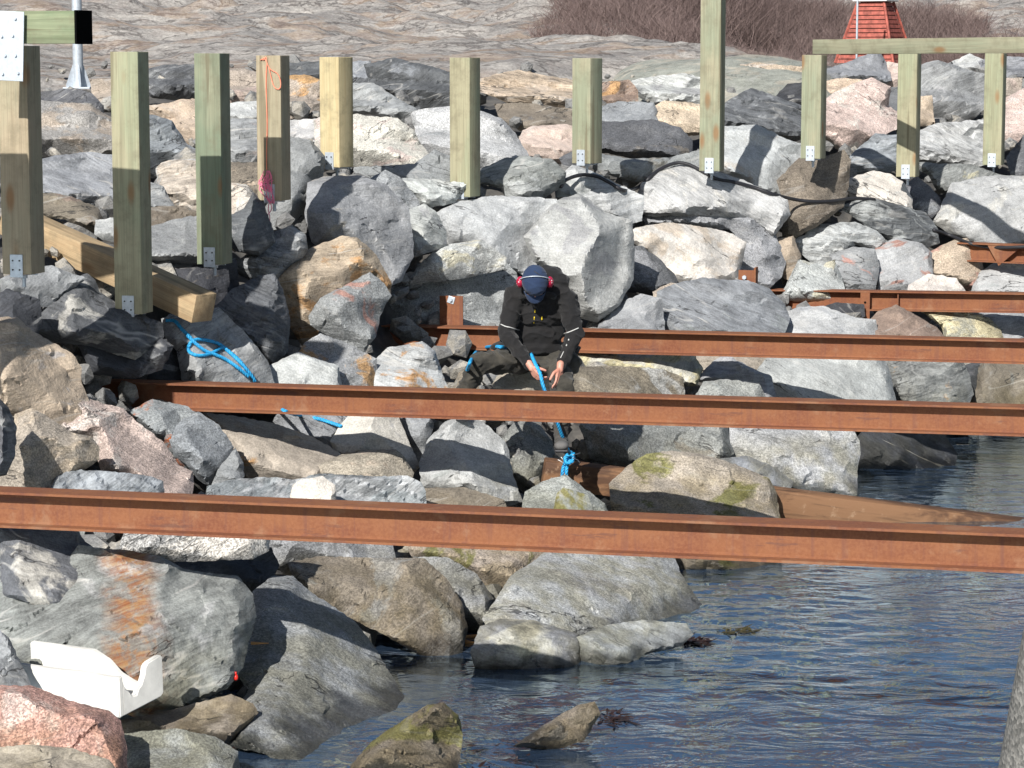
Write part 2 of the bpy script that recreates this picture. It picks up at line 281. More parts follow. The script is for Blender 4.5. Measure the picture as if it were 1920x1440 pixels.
#        banding, veins, crystals, layered geometry
# type col1 col2 patches | label | outline in photo pixels | ridge points with height in cm | options
ROCKS = '''
v d w .35|small pale wedge rock with a dark right end by the galvanised pole foot|72,180 100,172 140,169 168,176 190,197 192,216 150,206 105,196|135,182,10 170,192,8|
c T g .6|brownish grey boulder lying between the two leftmost timber posts|66,188 85,186 125,197 165,199 192,215 213,250 215,292 150,299 105,297 66,283|110,225,30 165,225,28 195,250,20 140,275,32|
v B w .2|blue grey boulder with white veins behind the leftmost posts|74,312 110,294 170,289 220,300 224,408 185,395 130,383 84,366 74,345|120,320,22 180,320,24 150,355,28|
m b k .4|small rough brown rock above the end of the fallen timber|78,364 100,366 132,372 180,390 189,410 183,438 165,432 120,408 78,400|120,385,12 165,405,16|
m l B .4|small light rock squeezed between brown rock and second post|183,414 200,407 222,408 222,460 195,447 181,438||
v B l .3|tall blue grey slab leaning right of the second post|272,196 292,200 320,230 346,270 370,302 350,308 310,303 300,330 272,330|300,240,22 325,275,18 290,290,25|
m t T .4|flat sandy slab behind the third post|288,202 320,196 340,190 372,188 372,302 345,270 322,228|340,220,12 350,255,16|
l d g .4|dark grey crest rock between second and third posts|272,140 310,125 362,122 364,182 340,184 300,182 272,170|300,140,20 340,150,18|
m T l .4|low sandy rock on the crest left of the second post|172,152 212,148 214,216 192,206 178,190||
l l t .6|cream rock with swirling bands beside the third post|296,318 306,308 330,302 370,302 372,402 345,400 322,382 302,352|325,330,15 340,365,20|
v g l .3|grey veined rock right of the second post above the dark one|272,330 292,330 303,352 322,384 345,400 320,398 292,404 272,396|290,350,14 305,380,14|
m b g .3|brownish low rock wedged above the half shaded boulder|272,400 300,390 322,390 356,406 352,418 320,424 272,438||
m g l .3|rounded boulder half in post shadow behind the fallen timber|276,440 325,416 372,407 408,413 426,440 428,470 424,496 276,496|330,440,30 390,440,30 350,470,34|
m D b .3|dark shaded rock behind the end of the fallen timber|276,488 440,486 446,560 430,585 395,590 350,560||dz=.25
c T p .5|round tan boulder right of the third post|418,140 440,132 455,132 476,146 484,166 472,192 445,200 418,198|445,155,18 455,175,18|
m l g .3|small pale rock just right of the third post at mid height|424,200 450,194 488,190 490,225 455,228 424,226||
v g p .35|pinkish grey boulder between third and fourth posts|426,228 455,226 490,228 492,292 472,312 438,312 426,270|455,250,20 470,280,20|
c b t .35|brown grainy rock low between third and fourth posts|426,308 470,305 500,298 505,345 490,372 465,374 430,345|460,325,16 480,345,14|
m w t .5|cream slab leaning against the third post|426,340 460,350 478,368 500,415 478,460 440,468 430,430|455,380,14 470,420,16|
v d g .3|small shaded slate block under the pink line|446,425 458,395 474,364 492,385 508,430 513,452 484,476 446,468|475,400,18 490,440,18|dz=-.3
m g B .3|big smooth boulder in the shade behind the fourth and fifth posts|490,292 520,262 548,254 580,266 606,296 602,332 577,388 562,428 520,440 492,430|535,300,26 570,310,26 550,370,30|
l g d .4|flat topped block with dark front below the fourth post|440,492 480,470 512,440 545,425 570,443 573,468 558,492 520,520 480,526 445,510|540,435,10 555,452,14 520,478,24 485,494,20 545,480,16|dz=-.1
l d g .3|dark steep wedge rock with a pale vein right of the coiled rope|404,580 438,545 485,522 512,517 528,545 540,600 538,655 512,684 490,672 455,628 425,600|470,545,26 490,580,34 512,600,24 505,650,22|dz=-.15
v g l .3|long grey slab carrying the coiled blue rope|306,600 345,582 380,590 410,580 455,625 497,675 524,720 350,724 336,660 312,632|350,600,16 400,610,20 460,680,22 380,690,26|dz=-.1
v d w .45|dark veined boulder with a white left flank under the second post|66,625 74,595 100,558 132,528 165,517 179,530 186,552 215,570 262,590 300,605 303,630 282,652 250,672 170,645 110,640|105,575,26 145,560,34 163,570,38 168,610,36 230,620,26 275,620,22|dz=-.1 f=1.2
m g l .3|grey flat rock carrying the leftmost post bracket|4,524 50,505 95,501 130,514 160,522 132,540 90,572 40,572 6,560|60,530,14 100,530,16|
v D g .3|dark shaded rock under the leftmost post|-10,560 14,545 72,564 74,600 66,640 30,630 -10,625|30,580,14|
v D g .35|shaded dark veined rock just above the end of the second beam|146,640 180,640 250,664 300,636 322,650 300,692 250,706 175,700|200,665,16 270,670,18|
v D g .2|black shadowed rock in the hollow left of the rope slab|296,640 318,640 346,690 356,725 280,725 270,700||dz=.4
m t l .3|big flat beige boulder crossed by thin veins at the left edge|-10,598 35,600 62,626 130,664 149,690 148,716 160,742 172,770 150,800 60,782 -10,770|40,640,34 100,680,38 60,730,40 140,745,22|dz=-.3
v d g .4|dark rounded rock at the left edge above the long front beam|-10,742 15,768 28,802 26,850 12,886 -10,892|0,800,20|dz=-.5
c T t .5|tan block with a sunlit slanting top at the left|-10,905 5,888 20,858 26,815 30,780 60,769 88,785 132,814 166,820 182,838 182,862 150,882 112,896 60,906|80,800,20 95,835,34 150,838,22 60,860,28 100,880,20|dz=-.1
c p w .35|broad speckled pink granite boulder beneath the second beam end|58,768 110,754 165,750 200,762 232,770 252,792 302,830 332,872 357,882 360,905 346,925 300,925 240,906 195,888 184,852 176,826 132,812 82,784|150,780,22 200,800,30 250,830,32 300,880,30 220,870,32|cr=.5 dz=-.3
c g r .45|grey green rock with red rust stains under the beam plate|243,774 288,752 345,764 370,778 356,802 340,832 352,860 358,882 330,868 302,826|300,775,16 320,800,22|
c B g .2|smooth blue grey angular block right of the speckled granite|318,812 345,790 372,776 408,800 434,838 426,862 402,880 393,908 372,895 350,866 330,850|360,800,20 400,825,24 375,870,20|dz=-.15 rd=1.5
m g B .2|small grey chip rock beside the smooth angular block|396,914 412,882 440,843 453,870 454,892 438,910|435,870,9|dz=-.1
l B g .3|narrow flat blue grey slab lying along the front beam at left|56,930 70,905 110,895 135,884 190,887 240,890 280,895 302,903 306,930|150,895,8 250,905,8|dz=-.15
m T o .45|olive slab with an ochre stain running along its right half|385,776 440,782 520,800 580,820 642,854 622,870 606,902 560,915 470,910 448,888 440,850 402,806|430,800,10 500,830,26 560,850,24 480,870,26|dz=.05
c T t .3|brown grey low rock between ochre slab and white block|600,872 640,856 690,848 738,845 752,856 772,886 768,906 700,914 604,910|650,870,14 720,865,16|dz=-.1
l B l .5|long layered blue grey slab above the front beam|384,930 392,912 440,900 500,896 556,902 600,892 700,895 760,893 786,906 794,922 798,950 700,955 500,945|450,912,8 620,905,12 740,905,14 760,925,14|dz=-.25 ed=1
m w l .3|small white triangular stone resting on the layered slab|538,930 552,912 566,904 604,897 625,912 634,940 590,945|585,912,10|dz=-.45
m w g .12|large white block with a square front and sharp right edge|623,826 640,800 690,774 726,772 746,790 762,826 784,872 772,884 742,860 710,852 650,858 630,846|660,800,16 720,800,24 740,840,20 660,835,18|dz=-.2 sp=1
m g l .2|grey slab leaning right of the white block|742,780 790,774 822,784 808,800 802,832 798,862 790,880 766,828|780,800,14|
m l g .3|large pyramid shaped grey boulder left of the worker's foot|790,868 806,826 836,795 870,779 905,796 942,828 950,846 957,888 977,938 940,950 868,925 818,918 793,914|840,825,22 880,815,28 925,850,26 830,860,34 900,885,34 870,905,26|dz=-.25
m b G .3|low brown green stones under the pyramid boulder|780,945 800,918 870,918 940,938 975,950 880,960||dz=-.15
c G t .25|grey green tilted rock with a pale strip left of the boot|940,830 962,800 988,790 1012,802 1030,828 1042,862 1024,880 1014,905 984,922 966,902 956,870|975,815,12 1000,840,20 990,880,18|dz=.5
c G m .3|pointed dark rock below the end of the floating timber|972,945 988,924 1020,906 1060,894 1082,910 1130,945 1160,962 1060,966 980,958|1050,905,12 1060,925,16|dz=-.35
m G m .6|flat mossy green stone just above the front beam|1030,958 1046,930 1058,918 1100,932 1125,952 1090,962||dz=-.55
c G b .3|broad grey brown boulder right of the worker's boot|1090,800 1120,784 1350,790 1372,850 1352,868 1300,868 1240,862 1200,872 1160,872 1110,858 1102,830|1150,810,24 1220,815,30 1300,820,26 1180,850,20|dz=-.1
c T m .42|long boulder with yellow moss on its crest beside the floating timber|1146,908 1180,876 1215,854 1260,849 1305,854 1345,864 1390,879 1438,898 1452,925 1466,990 1300,985 1155,978|1200,885,10 1260,868,12 1340,880,14 1420,902,12 1280,905,20 1380,922,20 1200,925,18|dz=-.36
m B g .3|grey rock behind the mossy boulder|1340,862 1402,858 1452,878 1484,902 1478,916 1440,910 1390,892|1430,885,10|dz=-.25
c l g .35|large pale boulder with a white vein standing in the water|1356,806 1372,790 1420,790 1540,798 1572,804 1607,826 1609,852 1603,882 1603,935 1560,928 1480,908 1425,884 1400,872 1366,856|1400,820,20 1480,815,26 1560,825,24 1460,850,34 1540,870,34 1590,870,16 1520,900,28|dz=-.5 ve=1.6 rd=1.4
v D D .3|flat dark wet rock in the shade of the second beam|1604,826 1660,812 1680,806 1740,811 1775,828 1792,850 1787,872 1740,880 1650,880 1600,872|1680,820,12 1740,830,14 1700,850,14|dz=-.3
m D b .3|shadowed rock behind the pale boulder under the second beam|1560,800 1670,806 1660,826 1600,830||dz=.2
c b l .35|speckled boulder right of the worker's knee partly shaded|1062,704 1090,690 1140,689 1240,694 1276,708 1284,732 1272,746 1150,746 1064,742|1120,705,16 1220,710,20 1260,722,14|dz=-.15
v y l .5|banded cream slab between the worker and the third beam|1083,652 1180,648 1290,655 1314,690 1304,722 1286,722 1240,700 1150,692 1092,690|1130,665,14 1220,675,18 1280,695,12|
m T G .3|grey brown rock right of the cream slab below the third beam|1306,662 1360,652 1460,662 1478,684 1440,702 1400,706 1360,704 1312,706||dz=.1
v g l .3|veined grey rock over the arched hollow|1306,714 1340,680 1365,667 1400,690 1442,706 1462,746 1440,748 1416,722 1370,714 1330,720|1360,690,16 1420,715,14|dz=-.05
c G g .3|low grey green rock inside the arched hollow|1280,750 1290,732 1322,718 1362,715 1420,722 1450,752|1350,728,10|dz=-.2
m l g .2|large flat light triangle of rock above the second beam|1418,700 1470,662 1560,656 1640,666 1662,690 1685,760 1460,756 1442,722|1500,685,16 1600,690,22 1560,725,24|dz=-.2 sp=.6
l G o .3|brown boulder with an orange right side at the water|1636,670 1700,668 1790,676 1812,700 1822,738 1790,752 1690,754 1672,704|1690,690,22 1750,695,26 1790,715,18 1720,730,24|
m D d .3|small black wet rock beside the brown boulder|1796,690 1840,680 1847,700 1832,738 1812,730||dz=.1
m b G .3|brown grey rock at the right edge above the second beam|1840,684 1880,676 1990,678 1990,762 1806,756 1836,725|1880,710,22 1950,720,26|dz=-.1
m l g .3|light grey rock under the far right beam bracket|1462,604 1478,586 1502,578 1545,578 1600,597 1638,600 1646,640 1462,636|1520,600,18 1600,615,14|dz=-.1
m k o .35|pyramid rock with a pale left face and rusty right face|1633,602 1650,586 1682,575 1725,600 1752,614 1790,646 1638,644|1680,600,22 1675,625,22 1730,625,14|dz=-.25
c y G .5|speckled yellowish rock between the two rear beams|1718,574 1800,574 1850,598 1872,618 1888,646 1780,644 1770,614|1790,600,18 1830,620,16|
v g B .3|grey rock at the right edge between the two rear beams|1798,574 1860,566 1990,566 1990,646 1872,640 1850,600|1900,600,20|
m D g .2|small dark stone under the rear beam upright|1536,580 1570,570 1616,572 1618,592 1600,600||dz=.2
m w t .5|big cream block with a tan right edge below the light slab|1186,432 1215,425 1260,421 1330,431 1370,440 1395,455 1388,490 1378,522 1350,530 1300,534 1260,528 1248,500 1230,480 1200,462 1183,450|1230,445,12 1300,450,22 1370,470,14 1300,490,26 1340,515,18|dz=-.25 sp=.8
c g l .2|broad grey boulder behind the big cream block|1208,408 1240,399 1300,398 1400,404 1432,420 1452,445 1470,490 1462,517 1440,538 1405,534 1385,500 1393,455 1370,435 1300,425 1215,425|1260,412,10 1400,430,22 1430,470,26 1420,510,20|
v B g .35|rounded blue grey boulder above the left end of the rear beam|1236,548 1270,534 1320,524 1360,529 1400,529 1440,544 1466,570 1477,596 1472,612 1456,632 1240,628 1234,592|1320,545,24 1290,580,30 1400,555,26 1440,590,18 1360,600,30|dz=-.35 rd=1.6
c d g .4|dark wedge stone beside the central boulder|1172,486 1186,466 1204,465 1236,490 1262,516 1270,532 1246,540 1222,550 1176,545|1210,490,14 1225,520,14|
c T g .3|small grainy rock left of the rounded blue grey boulder|1228,548 1258,534 1290,538 1284,556 1246,584 1230,572||dz=-.15
m g l .2|flat grey rock just above the third beam right of the worker|1090,628 1104,606 1150,580 1200,555 1238,562 1246,626|1160,590,14 1210,590,14|dz=-.1
m l g .35|big central boulder with a sharp vertical ridge behind the worker|985,446 1000,430 1040,382 1085,367 1102,376 1132,402 1182,415 1186,470 1184,522 1160,568 1120,600 1085,592 1060,545 1036,510 1005,490|1040,425,14 1124,404,30 1122,440,46 1100,478,50 1085,530,42 1092,578,24 1030,470,18 1165,450,12 1150,530,10|dz=-.6 sp=.8
m l g .2|wide smooth pale slab under the middle posts|812,404 860,380 930,371 1040,375 1042,384 1002,432 988,446 1004,492 985,515 880,464 845,458 832,440|880,400,10 960,400,12 940,450,22 980,480,14|
c l y .4|lichen spotted pale slab above the bolted plate|762,535 790,495 830,464 900,452 946,484 940,505 870,518 800,528|820,490,12 880,480,14|dz=-.05
c g G .3|broad dark grained boulder behind the bolted plate|722,535 760,521 800,518 850,500 936,487 964,512 975,560 960,618 860,616 735,614 722,570|780,540,22 850,530,30 920,510,22 900,570,24 800,590,20|dz=.6
m g T .3|very large rounded boulder right of the fourth post|576,405 580,345 610,334 680,334 722,350 762,390 770,440 772,478 752,522 728,534 700,502 650,462 602,464 588,452|630,350,22 690,370,34 650,410,40 730,420,34 740,480,26 610,400,30|dz=-.3 rd=1.3
c g b .3|grey stone leaning on the very large boulder|690,340 725,322 748,336 772,362 788,388 772,394 745,372 706,348||dz=-.1
l l d .4|layered stone in the gap left of the sixth post|732,336 800,338 852,345 848,378 800,388 782,372 748,340|790,355,14 830,360,12|dz=.05
v l g .3|pale upright wedge right of the very large boulder|764,398 795,386 815,400 832,432 836,460 800,470 770,482 766,440|800,410,14 805,440,18|
c w p .5|domed white and pink boulder behind the fifth post|592,226 665,213 742,224 772,245 784,268 804,292 780,315 720,318 665,310 596,296|680,235,20 740,260,24 680,270,30 760,295,14|dz=-.2
m g l .3|low grey rock under the domed boulder|660,314 780,310 812,284 844,308 856,348 800,348 740,335 680,334|760,322,12 820,315,14|
c l B .3|tall crystalline grey slab behind the sixth post|772,212 800,206 845,203 900,212 936,224 962,250 988,292 972,304 902,334 850,334 818,304 788,262|830,240,20 900,250,26 940,280,18 870,300,24|dz=-.1 sp=.7
v d B .3|dark slate boulder on the crest left of the sixth post|686,122 740,111 790,124 832,145 848,170 832,202 800,212 770,202 735,176 700,166|740,135,22 790,155,26 810,185,16|
v g B .2|grey slanted rock below the dark slate boulder|656,156 700,160 740,184 778,204 778,238 750,234 700,212 656,210|700,185,16 750,210,14|dz=-.1
c T o .45|tan boulder with an orange right half between fourth and fifth posts|536,148 570,144 602,160 610,216 582,224 545,226 536,190|570,165,18 575,200,18|
m B g .3|small grey crest rock right of the fifth post|656,118 692,116 698,160 656,158||
v d B .2|dark grey crest rock behind the fourth post|534,120 590,114 606,118 606,158 570,152 534,142||
m l w .3|pale slab half hidden by the fifth post|544,228 606,222 606,292 575,272 555,242||
l t T .4|long tan layered slab on the crest beside the sixth post|908,162 935,140 975,134 1012,144 1078,156 1080,212 1060,216 1040,212 1000,202 950,190 916,176|950,150,12 1010,165,20 1050,185,18 960,178,16|dz=-.4
m b d .4|shaded brown underside rock below the tan layered slab|930,196 980,194 1080,210 1084,240 1040,238 980,244 940,220||dz=.35
m p t .4|pink flat faced block left of the seventh post|974,268 984,246 1002,239 1060,236 1080,250 1068,292 1052,304 984,298|1010,260,14 1050,265,16|dz=-.15
m d b .2|small dark chip beside the pink block|1052,296 1072,268 1086,270 1086,314 1062,310||
v G l .4|green grey boulder with pale veins right of the sixth post|896,335 950,299 985,297 1030,300 1057,324 1054,348 1004,376 955,380 944,352|955,320,20 1000,320,22 980,350,22|dz=-.2
m B l .3|flat pale grey rock right of the seventh post|1120,212 1160,194 1222,194 1234,226 1226,242 1120,236||
c d b .25|dark speckled boulder right of the seventh post|1120,232 1220,227 1272,240 1294,262 1294,288 1250,296 1190,294 1120,278|1160,245,16 1240,255,20 1200,275,18|dz=-.1 rd=1.3
c k o .5|brown square rock right of the top of the seventh post|1120,160 1176,152 1192,170 1192,192 1150,207 1120,207||
l l g .4|pale banded rock left of the tall post|1184,152 1240,144 1282,141 1320,154 1320,192 1250,197 1222,192 1200,180|1240,160,14 1290,175,12|
c t p .3|tan block beside the tall post|1226,202 1250,191 1320,198 1320,247 1280,252 1245,234 1225,226|1250,205,10 1280,225,14|dz=-.2
m g b .4|long low grey rock behind the black cable|1120,284 1190,299 1250,297 1320,272 1320,314 1250,322 1200,338 1120,322|1180,310,12 1260,305,14|
v l G .35|pale rock under the left curve of the black cable|1044,345 1076,312 1110,324 1160,350 1204,367 1200,412 1170,420 1120,395 1090,376 1046,372|1090,335,14 1150,370,18|dz=-.1
v l w .4|long light slab below the tall post|1206,345 1230,324 1290,309 1340,323 1400,344 1472,374 1478,402 1446,442 1430,424 1400,408 1300,404 1215,404 1192,386|1260,335,14 1340,345,22 1420,385,24 1300,380,24|dz=-.15
m l T .4|light block with a dark post shadow right of the tall post|1350,240 1420,238 1472,264 1504,280 1504,332 1472,372 1400,346 1350,322|1400,260,18 1460,300,22 1410,320,22|
l d g .4|dark banded boulder between tall post and ninth post|1352,212 1380,184 1410,169 1452,184 1508,210 1508,248 1480,252 1420,246 1352,242|1400,190,18 1450,205,22 1420,230,18|dz=-.15
c t w .3|sandy crest boulder right of the tall post|1350,130 1420,121 1508,130 1508,162 1465,187 1430,180 1405,170 1350,182|1400,140,16 1460,150,16|
v D d .3|small dark rock left of the ninth post|1452,187 1480,160 1510,156 1510,212 1480,202||dz=-.1
c b T .35|brown grey pointed boulder below the ninth post|1466,400 1472,370 1460,340 1500,300 1550,296 1580,284 1592,302 1588,342 1578,386 1532,420 1490,444 1470,442|1520,330,20 1560,320,18 1530,370,26 1500,400,18|dz=-.3
c p w .45|big pink and white boulder between ninth and tenth posts|1544,202 1580,170 1632,149 1667,165 1662,200 1675,226 1652,252 1622,266 1596,288 1560,252 1544,222|1590,190,22 1640,185,22 1610,230,26|dz=-.2
c t p .3|low tan rock above the pink and white boulder|1544,156 1580,149 1624,152 1600,167 1546,192||
m B g .2|grey triangular rock in front of the red daymark|1550,138 1590,120 1645,96 1662,124 1668,150 1640,164 1600,156 1566,152|1620,120,16 1640,140,14|dz=-.2
m p g .3|small pale stone between triangular rock and tenth post|1650,124 1668,119 1692,130 1692,162 1664,164||
l B g .3|blue grey boulder left of the tenth post|1588,332 1598,292 1642,254 1690,258 1690,314 1640,328|1640,280,18 1620,310,14|
m w l .3|pale rounded boulder under the bracket of the tenth post|1586,338 1640,324 1668,330 1692,345 1707,372 1707,398 1680,396 1640,382 1598,372|1640,340,14 1670,365,16|dz=-.2
m d g .3|dark rock tucked behind the tenth post|1650,172 1680,160 1692,160 1692,258 1664,234 1652,200||
v g l .25|large grey boulder between tenth and eleventh posts|1720,132 1760,117 1800,130 1852,150 1852,182 1812,228 1790,238 1760,228 1720,238|1760,140,20 1800,165,24 1770,200,22|
m t T .3|small tan stone touching the tenth post|1718,186 1745,182 1750,232 1718,236||dz=-.15
m l t .3|small crest stone right of the tenth post|1784,118 1820,104 1836,124 1852,136 1800,130||
v B g .3|grey crest rock at the top right corner|1838,116 1880,108 1990,108 1990,152 1890,150 1852,140||
c T p .3|tan grey rock right of the eleventh post|1878,150 1914,148 1908,188 1880,200||
c p l .35|pinkish rock at the right edge beside the eleventh post|1878,202 1922,168 1990,170 1990,275 1878,272|1900,215,14 1930,240,16|
l l g .35|broad flat slab behind tenth and eleventh posts|1718,254 1760,234 1852,224 1852,304 1820,314 1740,305 1718,294|1760,255,14 1810,265,18|dz=-.05
l G y .35|layered rock with a pale top edge under the eleventh post|1734,304 1820,312 1872,328 1904,330 1892,348 1790,368 1758,352 1746,330|1780,325,12 1840,335,14|dz=-.1
m d g .3|dark stone at the right edge below the eleventh post|1890,296 1924,254 1990,254 1990,336 1900,330||
m l w .4|very large two toned pale boulder at the right edge|1760,404 1788,345 1850,334 1920,333 1990,340 1990,446 1880,464 1830,458 1780,434 1752,416|1810,365,22 1850,380,30 1900,390,26 1840,430,22|dz=-.3
c d g .3|dark stone left of the very large two toned boulder|1696,352 1720,334 1742,354 1757,370 1767,387 1745,405 1706,400||
l d l .5|wavy layered slab with dark underside below the cable|1574,390 1600,380 1640,374 1680,387 1732,400 1754,428 1758,454 1730,464 1690,454 1640,434 1600,404|1640,388,18 1700,408,20 1660,415,14 1730,440,14|dz=-.2
l l G .3|grey folded rock above the pink edged pair|1488,454 1540,424 1600,419 1640,434 1660,452 1642,468 1600,458 1570,484 1540,504 1518,484|1550,440,14 1600,440,14 1560,470,14|
m t w .3|narrow sandy upright rock right of the broad grey boulder|1440,457 1486,446 1498,480 1497,502 1475,526 1462,504|1475,470,12|dz=-.1
c l y .4|grey yellowish rock behind the rear beam|1464,562 1480,530 1500,490 1540,500 1562,490 1574,520 1586,562|1520,520,14 1550,530,14|
m g P .4|grey rock with pink broken edges behind the rear beam|1558,480 1600,467 1638,470 1645,500 1636,562 1582,562 1566,506|1600,490,14 1610,530,14|dz=-.1
m l P .35|pale pinkish block right of the pink edged rock|1634,474 1682,449 1726,460 1744,477 1746,520 1712,540 1640,562 1636,512|1680,475,16 1720,490,12 1680,520,16|dz=-.05
c t P .5|tan angular boulder above the right end of the rear beam|1738,477 1790,454 1812,450 1838,490 1842,522 1822,542 1780,526 1740,515|1780,475,16 1810,490,18 1790,505,18|dz=-.2
m w l .3|low white rock on the rear beam|1700,562 1708,535 1742,517 1790,524 1822,545 1828,562||dz=-.3
m l g .3|light smooth rock at the right edge on the rear beam|1815,562 1838,512 1880,488 1925,482 1990,484 1990,562|1870,510,16 1920,520,18|dz=-.15
v t o .45|large tan and orange boulder left of the bolted plate|511,524 545,492 590,466 640,446 667,449 702,480 730,530 728,552 692,540 640,548 608,562 602,602 592,642 568,645 548,612 528,562|560,510,22 640,470,26 690,500,22 600,520,34 560,570,26 575,610,20|dz=-.25
c g P .35|grey block with a pink lower edge resting on the tan boulder|583,592 605,560 660,533 692,514 717,534 730,556 708,592 702,628 682,658 655,648 610,622 586,608|640,560,22 700,550,20 670,600,30 620,600,18 675,640,14|dz=-.65
c g o .4|grey rock with a yellow crystalline patch above the second beam|556,672 575,645 602,629 650,648 702,674 700,722 560,722|610,655,16 650,685,18|
m l g .3|low pale rock at the left of the yellow patched rock|500,692 560,664 632,688 640,725 500,722|560,690,12|dz=-.15
v l o .4|veined pale rock with an orange right side left of the worker|694,690 728,656 790,644 812,660 848,722 700,726|740,680,14 790,670,16 780,700,18|dz=-.1
m b G .2|small grey brown stone beside the worker's left shin|838,724 862,702 892,690 900,726||
m T g .3|flat brown boulder the worker sits astride|905,734 935,708 970,690 1008,690 1024,704 1032,740|970,705,10 1000,715,12|dz=-1.0
m g G .2|small wet rock below the second beam left of the white block|516,790 540,768 600,770 692,768 652,796 630,822 626,856 588,842 530,806|570,785,12 600,815,14|dz=-.05
l w g .2|small stones behind the pyramid boulder under the second beam|820,790 840,772 900,775 915,786 905,800 880,796||dz=.2
v d w .4|dark grey veined rock below the left end of the front beam|-10,985 60,984 112,998 156,1018 192,1040 182,1082 170,1112 158,1150 88,1152 -10,1120|60,1030,26 120,1050,34 150,1100,22 60,1100,30|dz=-.95
m G m .3|olive rock right under the front beam at left|56,975 170,975 168,1006 150,1020 100,1004||dz=.25
v G l .35|huge brown grey boulder streaked with orange rust|-10,1085 60,1100 120,1070 150,1025 186,1031 240,1036 300,1047 342,1070 400,1078 442,1082 470,1115 477,1160 462,1202 452,1250 422,1290 362,1312 335,1332 250,1340 120,1290 40,1250 -10,1200|200,1060,22 300,1080,26 400,1110,22 180,1160,30 300,1180,34 420,1180,22 250,1260,26 360,1270,22 80,1160,24|dz=-.78 rust=1
c w g .5|white speckled slab with a grey patch under the front beam|222,1040 252,985 320,980 510,985 512,1008 500,1032 470,1047 400,1048 330,1050 240,1046|300,1015,16 400,1015,22 470,1020,18|dz=-.95 cr=.7
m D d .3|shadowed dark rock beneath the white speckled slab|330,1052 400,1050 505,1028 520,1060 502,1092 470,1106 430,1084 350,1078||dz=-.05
c g B .2|grey speckled rock under the middle of the front beam|502,1000 560,992 680,995 722,1012 740,1055 700,1055 640,1048 560,1056 512,1068|580,1020,18 680,1025,18|
c b G .4|large rounded brown boulder half in the beam's shadow|543,1056 600,1045 700,1050 792,1050 832,1085 862,1130 873,1175 862,1225 842,1262 800,1235 720,1185 640,1148 585,1120 556,1092|620,1070,26 720,1080,38 790,1110,36 700,1130,40 800,1180,34 830,1215,20|dz=-.05 rd=1.6
c g p .3|grey pink rock wedged right of the large rounded brown boulder|776,1046 840,1049 892,1080 922,1122 920,1162 892,1188 868,1182 858,1125 818,1078|860,1080,20 895,1130,18|dz=.05
c g G .35|massive smooth grey boulder at the bottom left of the water|440,1345 470,1292 445,1262 470,1205 476,1112 512,1084 550,1084 582,1114 662,1168 702,1220 732,1270 764,1322 768,1345 722,1368 680,1378 652,1408 602,1440 560,1455 500,1410 432,1396|530,1120,28 560,1200,44 640,1220,44 690,1290,36 560,1290,48 620,1360,34 520,1370,28|dz=-.28 rd=1.4 sl=.95
m b T .4|low tan rock in front of the broken foam box|222,1352 330,1332 430,1304 470,1320 480,1337 452,1368 420,1394 330,1378 230,1378|300,1350,14 400,1335,18|dz=-.4
c G g .3|grey green rock at the bottom edge left of centre|226,1378 330,1370 400,1384 442,1410 450,1500 235,1500|300,1400,18 380,1410,20|dz=-.5
c P p .45|pink granite boulder in the bottom left corner|-20,1288 60,1289 130,1318 200,1334 222,1352 234,1402 236,1500 150,1450 -20,1420|60,1310,22 150,1345,30 205,1370,22 80,1370,34 180,1410,26|dz=-1.05 cr=.6
m T G .35|smooth greenish rock along the bottom left edge|-20,1404 60,1400 130,1406 200,1426 222,1450 230,1520 -20,1520|60,1430,18 150,1440,18|dz=-1.25
m g d .3|narrow grey rock at the left edge touching the foam box|-20,1180 0,1186 16,1200 42,1258 60,1292 40,1310 -20,1305|10,1240,16|dz=-1.0
c b m .5|mossy lump of rock at the bottom beside the water|640,1460 700,1392 760,1352 800,1326 830,1321 856,1344 864,1380 852,1470|760,1375,20 820,1345,22 830,1390,24 760,1420,30|dz=-1.15 f=1.6
c b d .4|small pointed rock poking out of the water|965,1398 1020,1362 1080,1326 1112,1318 1122,1340 1092,1386 1040,1404|1050,1355,14 1095,1340,12|dz=-1.5
c l g .35|big pale shore boulder reaching right into the water|908,1160 935,1122 962,1080 1002,1056 1080,1032 1112,1020 1200,1030 1242,1045 1272,1076 1302,1120 1322,1152 1358,1164 1366,1184 1300,1206 1180,1216 1060,1210 930,1196|1000,1090,16 1100,1060,18 1220,1070,18 1280,1120,14 1150,1120,20 1050,1140,20 1230,1150,18|dz=-.62 sl=.9
c T m .35|olive speckled boulder under the front beam at centre|732,1026 760,1005 1000,1005 1072,1020 1084,1048 1002,1078 942,1122 930,1148 902,1105 852,1062 780,1047|820,1035,20 920,1045,30 1000,1045,26 930,1095,24|dz=-.1
v g w .5|low crusted ledge stone at the waterline in shadow|886,1224 904,1176 940,1164 1000,1167 1082,1190 1092,1218 1086,1262 1000,1262 896,1256|940,1185,16 1020,1190,20 1060,1215,16 960,1230,18|dz=-.55
v g l .4|crusted ledge stone right of the shadowed waterline ledge|1084,1196 1140,1175 1200,1166 1282,1170 1296,1190 1272,1212 1200,1226 1180,1250 1095,1256|1150,1195,12 1230,1190,14|dz=-1.1
m b m .4|wet brown stones at the waterline under the front beam|1236,1036 1330,1030 1460,1036 1480,1060 1440,1072 1250,1072||dz=-.4
m G b .3|shaded grey rock behind the front beam right of centre|1060,1016 1110,1000 1250,1010 1260,1046 1120,1040||dz=.1
'''
rnd = random.Random(7)
